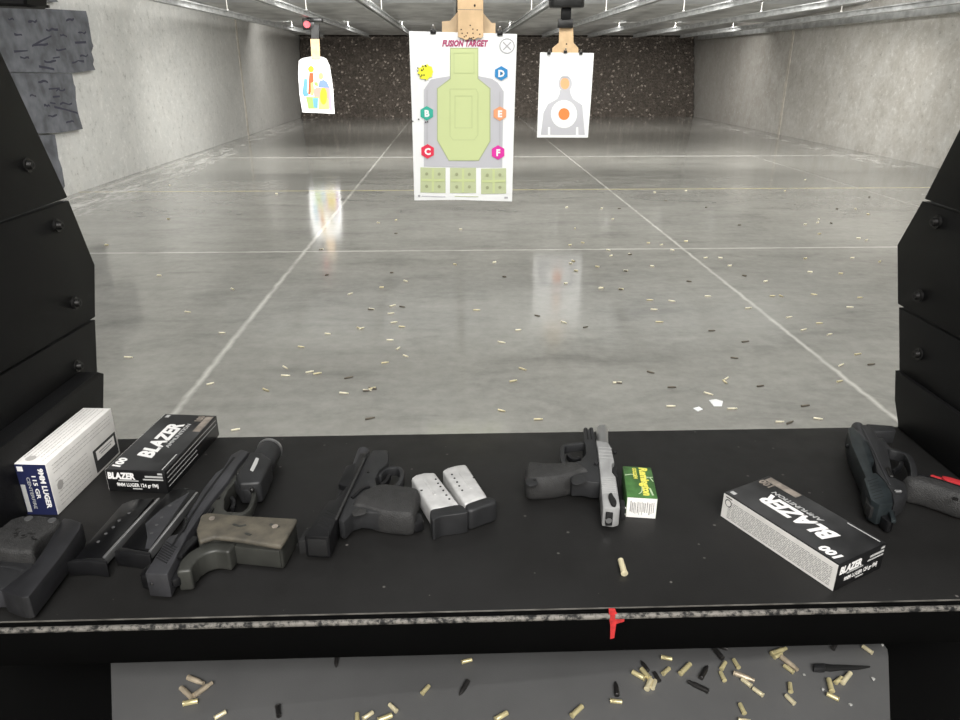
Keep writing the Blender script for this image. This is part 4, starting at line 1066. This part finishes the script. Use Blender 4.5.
part(t, 'hammer', lie_ribbon([(888, 505), (892, 513), (894, 520)], .0045, Z + .0138, Z + .018, .001), M['gun_teal'])
rs = part(t, 'rear_sight', lie([(866, 496), (871, 500), (876, 507), (871, 508), (866, 502)], Z + .008, Z + .021, .001), M['void'])
for c in ((872, 503.5), (870, 509)): part(t, 'sight_dot', dotb(c, Z + .014, .0013), M['white'], 'white aiming dot', rs)
part(t, 'front_sight', dotb((847, 446), Z + .016, .0022), M['gun_black'])
part(t, 'grip_screw', disc((955, 499), Z + .0292, .0028), M['screw'])

# red plastic flag behind that grip
t = thing('chamber_flag', 'narrow red plastic flag lying behind the right-hand pistol grip', 'chamber flag', onz((950, 480), Z))
part(t, 'flag', lie_ribbon([(943.5, 478.2), (948, 478.6), (962, 482.5), (985, 490)], [.003] + [.0085] * 9, Z + .0008, Z + .012, .0015, 2, 3), M['red_plastic'])
part(t, 'rod', lie_ribbon([(931, 474.7), (937.5, 477), (944, 478.4)], .0048, Z + .002, Z + .0095, .001, 2, 0), M['red_plastic'])

# ---- pistol at the lower left corner
t = thing('pistol', 'black pistol cut off by the lower left corner, beside the black magazines', 'pistol', onz((30, 560), Z))
part(t, 'slide', lie([(63, 517.3), (72, 518.5), (82, 521.8), (80, 528.5), (61, 556), (29, 596.5), (22, 597.5), (10, 594.5), (0, 590), (14, 579), (33, 564), (47, 543)], Z + .004, Z + .0265, .0022, 2), M['gun_mid'])
part(t, 'frame', lie([(-14, 557), (30, 557), (34, 564), (14, 582), (0, 590), (-20, 600)], Z + .003, Z + .018, .002), M['polymer'])
part(t, 'grip', lie([(-14, 530), (0, 526.5), (10, 518.5), (22, 514.6), (42, 514.5), (62, 517.6), (55, 526), (40, 536), (35, 543), (33, 551), (20, 551.5), (0, 549.5), (-16, 548.5)], Z + .012, Z + .0305, .004, 3), M['stipple'])
for c in ((28.5, 518.5), (52, 520.3)):
    s_ = part(t, 'grip_screw', disc(c, Z + .0307, .0036), M['steel'], 'bright grip screw')
bms = []
rg = random.Random(11)
for i in range(16):
    x, y = rg.uniform(12, 32), rg.uniform(530, 539); bms.append(lie_ribbon([(x, y), (x + rg.uniform(2, 5), y + rg.uniform(-2, 1.5))], .0009, Z + .0304, Z + .0308, 0, 1, 0))
part(t, 'carved_pattern', join(*bms), M['dim_white'] if False else M['screw'])
part(t, 'grip_edge', lie_ribbon([(-14, 553.5), (0, 554.5), (16, 555.8), (31, 553.5)], .0028, Z + .016, Z + .0235, .0012, 2, 2), M['gun_grey'])  # paler strip stands in for the highlight along the grip edge
part(t, 'rear_lip', lie_ribbon([(-14, 592), (2, 591), (12, 595), (24, 602)], .004, Z + .004, Z + .02, .0015, 2, 3), M['gun_grey'])
part(t, 'trigger_guard', lie_ribbon([(-10, 566), (4, 565), (16, 567), (24, 570)], .005, Z + .006, Z + .0185, .0015, 2, 3), M['polymer'])

# ---- two flat black magazines
def black_mag(label, face, base, spine, holes, win):
    t = thing('pistol_magazine', label, 'magazine', onz(face[0], Z), 'flat black pistol magazines')
    part(t, 'body', lie(face, Z + .001, Z + .013, .0016, 2), M['magblack'])
    part(t, 'baseplate', lie(base, Z + .0004, Z + .0165, .0015, 2), M['gun_black'])
    part(t, 'bright_spine', lie_ribbon(spine, .0032, Z + .0055, Z + .0142, .001, 2, 0), M['steel'], 'rubbed bright edge of the magazine')
    for h in holes: part(t, 'witness_hole', disc(h, Z + .0132, .0016, .0003, 10), M['dim_grey'])
    if win: part(t, 'side_panel', lie(win, Z + .0128, Z + .0134, .0003, 1), M['gun_grey'])
    return t
black_mag('flat black magazine with a bright spine, left of the pair', [(74, 558), (122, 503.5), (134, 499), (154, 497.5), (104, 557.5)], [(64.8, 562), (74, 558.2), (104, 557.5), (107, 560), (106.5, 563), (87, 560.8)],
          [(103.5, 557), (145, 512), (159, 497.5)], cr(0, 480, 6, [(590, 370), (635, 322), (680, 283), (715, 243), (775, 198)]), None)
black_mag('flat black magazine between the other magazine and the long grey pistol', [(121, 546.5), (148, 551), (196.5, 490.5), (184, 487), (171, 490), (166, 494)], [(113, 551), (121, 546.8), (148, 551.2), (151, 552.5), (150, 555.5), (130, 553.5)],
          [(149.5, 551), (173, 521.5), (197, 491.5)], cr(90, 470, 6, [(400, 330), (430, 285), (480, 215), (370, 380)]), cr(90, 470, 6, [(330, 470), (345, 400), (330, 320), (420, 240), (470, 205), (600, 130), (360, 470)]))

# ================================================================== SPENT BRASS
def case_proto(kind):
    if kind == 'straight':
        pr = [(0, 0), (.0026, 0), (.0034, .0002), (.0034, .0010), (.0028, .0013), (.0028, .0021), (.0030, .0024), (.0029, .0156), (.0024, .0156), (.0023, .0040), (0, .0040)]
    elif kind == 'bottleneck':
        pr = [(0, 0), (.0034, 0), (.0039, .0003), (.0039, .0012), (.0032, .0016), (.0032, .0024), (.0038, .0028), (.0037, .0205), (.0028, .0235), (.0028, .0285), (.0024, .0285), (.0023, .0060), (0, .0060)]
    elif kind == 'pointed':
        pr = [(0, 0), (.0026, 0), (.0030, .0004), (.0030, .0100), (.0028, .0130), (.0020, .0165), (.0009, .0195), (0, .0205)]
    else:
        pr = [(0, 0), (.0044, 0), (.0049, .0003), (.0049, .0012), (.0041, .0016), (.0041, .0024), (.0048, .0028), (.0047, .0191), (.0041, .0191), (.0040, .0050), (0, .0050)]
    return finish(lathe_bm(pr), 40)
PM = {}
for kind, L0, r0 in (('straight', .0156, .0034), ('bottleneck', .0285, .0039), ('pointed', .0205, .003), ('pistol', .0191, .0049)):
    PM[kind] = (case_proto(kind), L0, r0)
VAR = {}
def case_mesh(kind, mk):
    if (kind, mk) not in VAR:
        me = PM[kind][0].copy(); me.materials.append(M[mk]); VAR[(kind, mk)] = me
    return VAR[(kind, mk)]
def lay_case(name, a, c, zsurf, kind, mk, label, cat, group, length=None, lift=0.0, fat=1.0):
    me = case_mesh(kind, mk); L0, r0 = PM[kind][1:]
    A = onz(a, zsurf + r0); B = onz(c, zsurf + r0); d = B - A
    s = (length or min(max(d.length, L0 * .8), L0 * 1.35)) / L0
    o = bpy.data.objects.new(name, me); COL.objects.link(o)
    ang = math.atan2(d.y, d.x); rs = min(max(s, .8), .95)
    o.rotation_euler = (random.uniform(0, 6), 0, ang); rs *= fat; o.scale = (s, rs, rs)
    mid = (A + B) / 2
    o.location = Vector((mid.x, mid.y, zsurf + r0 * rs + lift)) - Vector((math.cos(ang), math.sin(ang), 0)) * (L0 * s / 2)
    return tag(o, label, cat, group)

lay_case('brass_casing', (624.6, 573.5), (620.6, 560), ZT, 'straight', 'brass_pale', 'single brass casing lying on the bench below the silver pistol', 'bullet casing', None)

G = 'spent casings on the grey shelf'
c1 = lambda *q: cr(160, 640, 4.8, q); c2 = lambda *q: cr(320, 640, 4.8, q); c3 = lambda *q: cr(480, 630, 4.8, q); c4 = lambda *q: cr(600, 630, 6, q); c5 = lambda *q: cr(720, 630, 5.333, q)
SH = [
 (c1((137, 177), (205, 205)), 'bottleneck', 'brass_tan', 'topmost tan casing of the cluster at the shelf\'s left end'),
 (c1((160, 266), (250, 202)), 'bottleneck', 'brass_tan', 'long tan casing slanting up to the right in the left-end cluster'),
 (c1((152, 275), (100, 228)), 'straight', 'brass_tan', 'tan casing on the left of the cluster at the shelf\'s left end'),
 (c1((110, 305), (180, 292)), 'straight', 'brass', 'bright brass casing lying level at the bottom of the left-end cluster'),
 (c1((265, 370), (310, 345)), 'straight', 'brass_pale', 'pale casing alone, just right of and below the left-end cluster'),
 (c1((565, 315), (570, 365)), 'straight', 'case_dark', 'small black casing at the lower edge, between the left cluster and the centre'),
 (c1((848, 78), (845, 132)), 'pointed', 'case_dark', 'grey pointed piece poking out from under the bench edge, left of centre'),
 (c2((178, 396), (178, 352)), 'straight', 'brass', 'yellow casing standing upright in the view at the lower edge, left of centre'),
 (c2((215, 370), (245, 350)), 'straight', 'brass_pale', 'short pale casing next to the yellow one at the lower edge'),
 (c2((278, 386), (345, 360)), 'straight', 'brass', 'brass casing half cut by the lower edge, left of centre'),
 (c2((366, 338), (335, 308)), 'straight', 'brass_pale', 'stubby pale casing above the group at the lower edge, left of centre'),
 (c2((490, 255), (523, 218)), 'straight', 'brass', 'lone brass casing in the empty middle-left of the shelf'),
 (c2((688, 102), (720, 94)), 'straight', 'brass', 'small brass casing close under the bench edge near the middle'),
 (c2((710, 195), (668, 268)), 'pointed', 'case_dark', 'dark slim piece slanting below the small brass casing near the middle'),
 (c3((73, 430), (130, 396)), 'straight', 'brass', 'brass casing at the lower edge just right of the middle'),
 (c3((440, 412), (490, 365)), 'straight', 'brass', 'bright casing at the lower edge below the red paint mark'),
 (c3((658, 315), (650, 245)), 'pointed', 'case_dark', 'grey pointed piece standing over a brass casing under the red mark'),
 (c3((635, 338), (672, 342)), 'straight', 'brass', 'brass casing lying across the foot of the grey pointed piece'),
 (c4((270, 292), (195, 250)), 'straight', 'brass', 'leftmost brass casing of the pile right of the red mark'),
 (c4((285, 238), (248, 185)), 'pointed', 'case_dark', 'thin dark piece at the top of the pile right of the red mark'),
 (c4((298, 290), (248, 232)), 'straight', 'brass', 'brass casing in the middle of the pile right of the red mark'),
 (c4((280, 355), (305, 295)), 'straight', 'brass_pale', 'pale casing at the bottom of the pile right of the red mark'),
 (c4((315, 348), (332, 300)), 'straight', 'brass_pale', 'casing at the lower right of the pile right of the red mark'),
 (c4((352, 298), (330, 258)), 'straight', 'case_dark', 'dark casing at the right side of the pile right of the red mark'),
 (c4((375, 160), (425, 170)), 'straight', 'brass', 'casing under the bench edge above the pile right of the red mark'),
 (c4((382, 258), (412, 230)), 'straight', 'brass', 'stubby brass casing between the pile and the long slanting casing'),
 (c4((482, 262), (540, 203)), 'straight', 'brass', 'long bright casing slanting up right, beyond the pile'),
 (c4((605, 290), (648, 210)), 'pointed', 'case_dark', 'dull grey pointed piece above the brown casing'),
 (c4((645, 362), (538, 310)), 'bottleneck', 'case_dark', 'long dull brown casing near the middle of the litter'),
 (c4((725, 155), (678, 98)), 'bottleneck', 'case_dark', 'dark casing leaning out from under the bench edge'),
 (c4((725, 98), (745, 104)), 'straight', 'case_dark', 'dark stub beside the leaning casing under the bench edge'),
 (c4((730, 230), (752, 192)), 'straight', 'brass', 'upper of two brass casings below the leaning dark casing'),
 (c4((748, 300), (725, 252)), 'straight', 'brass', 'lower of two brass casings below the leaning dark casing'),
 (c4((833, 224), (803, 175)), 'straight', 'brass', 'brass casing above the long two-tone casing'),
 (c4((815, 258), (915, 296)), 'bottleneck', 'brass_tan', 'long tan casing with a dark neck'),
 (c4((905, 332), (855, 293)), 'straight', 'brass_pale', 'pale casing tucked under the long tan casing'),
 (c5((228, 345), (180, 310)), 'straight', 'brass_pale', 'pale casing right of the long tan casing, on its own'),
 (c5((130, 440), (108, 395)), 'straight', 'brass', 'brass casing in the lower area, left of the far right group'),
 (c5((112, 478), (150, 484)), 'straight', 'brass_pale', 'casing cut by the lower edge beneath another brass casing'),
 (c5((275, 124), (352, 95)), 'bottleneck', 'brass', 'long casing near the bench edge, left of the black sliver'),
 (c5((290, 143), (327, 124)), 'straight', 'brass', 'short casing touching the long one near the bench edge'),
 (c5((330, 142), (412, 208)), 'bottleneck', 'brass_tan', 'long casing slanting down right, left of the black sliver'),
 (c5((388, 220), (348, 190)), 'straight', 'brass', 'short bright casing beside the slanting long one'),
 (c5((378, 325), (373, 284)), 'straight', 'brass', 'upper of two casings below the slanting pair'),
 (c5((395, 388), (355, 348)), 'straight', 'brass_pale', 'lower of two casings below the slanting pair'),
 (c5((598, 327), (580, 262)), 'straight', 'brass', 'left brass casing of the group below the black sliver'),
 (c5((618, 278), (647, 252)), 'straight', 'brass', 'small middle casing of the group below the black sliver'),
 (c5((650, 284), (697, 226)), 'straight', 'brass_pale', 'right casing of the group, pointing up at the black sliver'),
 (c5((625, 364), (582, 343)), 'straight', 'brass', 'lowest casing of the group below the black sliver'),
 (c5((605, 95), (622, 70)), 'straight', 'case_dark', 'dull stub under the bench edge above the black sliver'),
 (c5((808, 116), (768, 88)), 'straight', 'brass_pale', 'rightmost casing, near the shelf\'s rounded corner'),
]
for (a, c), kind, mk, lab in SH:
    nm = {'pointed': 'spent_bullet'}.get(kind, 'brass_casing' if mk != 'case_dark' else 'steel_casing')
    lay_case(nm, a, c, ZS, kind, mk, lab, 'bullet casing', G)
# black sliver
t = thing('plastic_sliver', 'long black pointed sliver on the right of the grey shelf', 'debris', onz((840, 666), ZS))
part(t, 'blade', lie(c5((540, 176), (600, 182), (680, 184), (805, 190), (740, 202), (640, 206), (590, 212), (540, 206)), ZS + .0004, ZS + .004, .0008), M['void'])
part(t, 'stub', lie(c5((500, 178), (560, 174), (565, 205), (540, 206), (502, 203)), ZS + .0004, ZS + .007, .001), M['polymer'])
def chip(px, z, r, label, m='debris'):
    bm = bmesh.new(); bmesh.ops.create_icosphere(bm, subdivisions=1, radius=r)
    for v in bm.verts: v.co += Vector((random.uniform(-.3, .3), random.uniform(-.3, .3), random.uniform(-.3, .3))) * r; v.co.z *= .6
    lo = min(v.co.z for v in bm.verts); p = onz(px, z); bmesh.ops.translate(bm, verts=bm.verts[:], vec=p + Vector((0, 0, -lo)))
    o = obj('grit_chip', bm, M[m]); tag(o, label, 'debris', 'pale chips on the shelf')
chip(c5((448, 243))[0], ZS, .0016, 'tiny pale chip between the slanting casings and the black sliver')
chip(c5((548, 320))[0], ZS, .0018, 'tiny pale chip left of the group below the sliver')
chip(c5((695, 402))[0], ZS, .0020, 'pale chip low on the right of the shelf')
chip(c5((815, 265))[0], ZS, .0022, 'pale chip below the right tip of the sliver')
chip(c5((866, 82))[0], ZS, .0016, 'tiny chip at the rounded corner of the shelf')

# ---- casings all over the range floor
FC = []
f1 = cr(360, 200, 3, [(425, 427), (612, 367), (677, 381), (535, 658), (425, 632), (488, 507), (460, 543), (772, 548), (722, 265), (782, 268), (810, 163), (753, 167), (712, 200), (640, 183), (632, 190), (648, 212), (617, 250), (532, 347), (475, 390), (645, 85), (758, 57), (725, 25), (777, 25), (620, 22), (302, 88), (108, 60), (55, 68), (108, 100), (403, 187), (433, 230), (95, 218), (137, 243), (65, 262), (98, 317), (127, 320), (93, 340), (35, 327), (102, 367), (126, 380), (90, 420), (115, 445), (137, 468), (75, 488), (22, 571), (38, 565), (30, 655), (350, 330), (5, 385), (668, 128), (630, 135), (745, 150), (797, 212), (285, 193)])
f2 = cr(600, 150, 3.2, [(175, 135), (340, 183), (275, 130), (592, 130), (657, 95), (818, 188), (697, 232), (740, 234), (827, 282), (853, 288), (155, 297), (197, 303), (275, 292), (232, 320), (35, 338), (95, 333), (40, 220), (446, 240), (657, 238), (702, 268), (385, 345), (415, 370), (338, 345), (657, 347), (807, 345), (895, 357), (672, 390), (770, 395), (462, 402), (530, 420), (285, 420), (82, 387), (167, 372), (5, 441), (67, 445), (345, 468), (552, 467), (580, 467), (685, 462), (832, 472), (858, 205), (862, 150), (758, 188), (700, 222), (210, 162), (62, 187)])
f3 = cr(600, 290, 3.2, [(230, 35), (160, 32), (173, 62), (475, 58), (800, 55), (605, 87), (652, 127), (702, 106), (358, 130), (190, 102), (465, 165), (772, 240), (868, 238), (767, 292), (162, 263), (55, 296), (230, 311), (405, 283), (400, 294), (513, 307), (227, 372), (423, 380), (347, 332), (575, 422), (608, 424), (698, 412), (657, 370), (430, 217), (735, 142), (825, 205)])
f4 = cr(80, 240, 3.2, [(85, 15), (253, 113), (488, 157), (455, 297), (708, 342), (793, 300), (895, 282), (657, 408), (658, 434), (735, 422), (760, 427), (860, 440), (918, 482), (935, 475), (845, 490), (595, 480), (417, 460), (155, 375), (498, 607), (790, 112), (865, 172), (345, 230), (930, 222), (771, 30)])
f5 = cr(60, 110, 3.556, [(165, 480), (385, 387), (930, 495), (390, 267), (303, 185), (770, 297)])
DARK = {(640, 183), (632, 190), (648, 212), (617, 250), (668, 128), (630, 135)}
NAMED = {f1[3]: 'bright casing on the floor just past the bench, left of the silver pistol', f1[4]: 'small casing on the floor beyond the bench, left of the brighter long one',
         f1[0]: 'bent-looking casing on the floor right of the large target\'s centre line', f3[11]: 'left casing of two lying by the right partition\'s edge', f3[12]: 'wide casing on the floor beside the right partition',
         f3[20]: 'dark-rimmed casing on the floor left of the pale paper scraps', f3[23]: 'left of two casings close behind the bench edge at the right', f3[24]: 'right of two casings close behind the bench edge at the right',
         f3[25]: 'casing on the floor close to the bench, right of the pair there', f4[18]: 'pale casing on the floor right behind the striped ammunition box', f4[16]: 'casing on the floor beside the white floor line, above the striped box'}
rf = random.Random(21)
for i, p in enumerate(f1 + f2 + f3 + f4 + f5):
    w_ = onz(p, 0)
    kind = 'bottleneck' if p[1] > 290 else 'pistol'
    ang = rf.gauss(0, .5); ext = 4.0
    dk = rf.random() < .25
    mk = 'case_floor_dark' if dk else rf.choice(['brass_bright', 'brass_bright', 'brass_pale'])
    if p in NAMED: lab, grp = NAMED[p], 'casings on the range floor'
    else:
        side = 'left of the left floor line' if w_.x < -1.255 else ('right of the right floor line' if w_.x > 1.9 else 'between the long floor lines')
        dep = 'near the bench' if w_.y < 5.9 else ('before the yellow cross line' if w_.y < 9.05 else 'past the yellow cross line')
        hue = 'dull brown' if dk else 'bright brass'
        lab = f'{hue} casing {side}, {dep}'; grp = f'{hue} floor casings {side} {dep}'
    a = (p[0] - ext * math.cos(ang), p[1] - ext * math.sin(ang) * .4); c = (p[0] + ext * math.cos(ang), p[1] + ext * math.sin(ang) * .4)
    L_ = {'bottleneck': .040, 'pistol': .029}[kind] * rf.uniform(.85, 1.15)
    lay_case('spent_casing', a, c, 0.0, kind, mk, lab, 'bullet casing', grp, L_, 0.0, 1.3)
for q, r_, lab in (([(709, 400), (716, 399), (723, 401), (722, 406), (714, 406)], 0, 'larger pale scrap of paper on the floor behind the green box'), ([(693, 408), (699, 406.5), (703, 409), (698, 411)], 0, 'smaller pale scrap of paper on the floor, left of the larger scrap')):
    o = obj('paper_scrap', lie(q, 0.0005, 0.004, .0005), M['paper']); tag(o, lab, 'paper scrap', 'paper scraps on the floor')
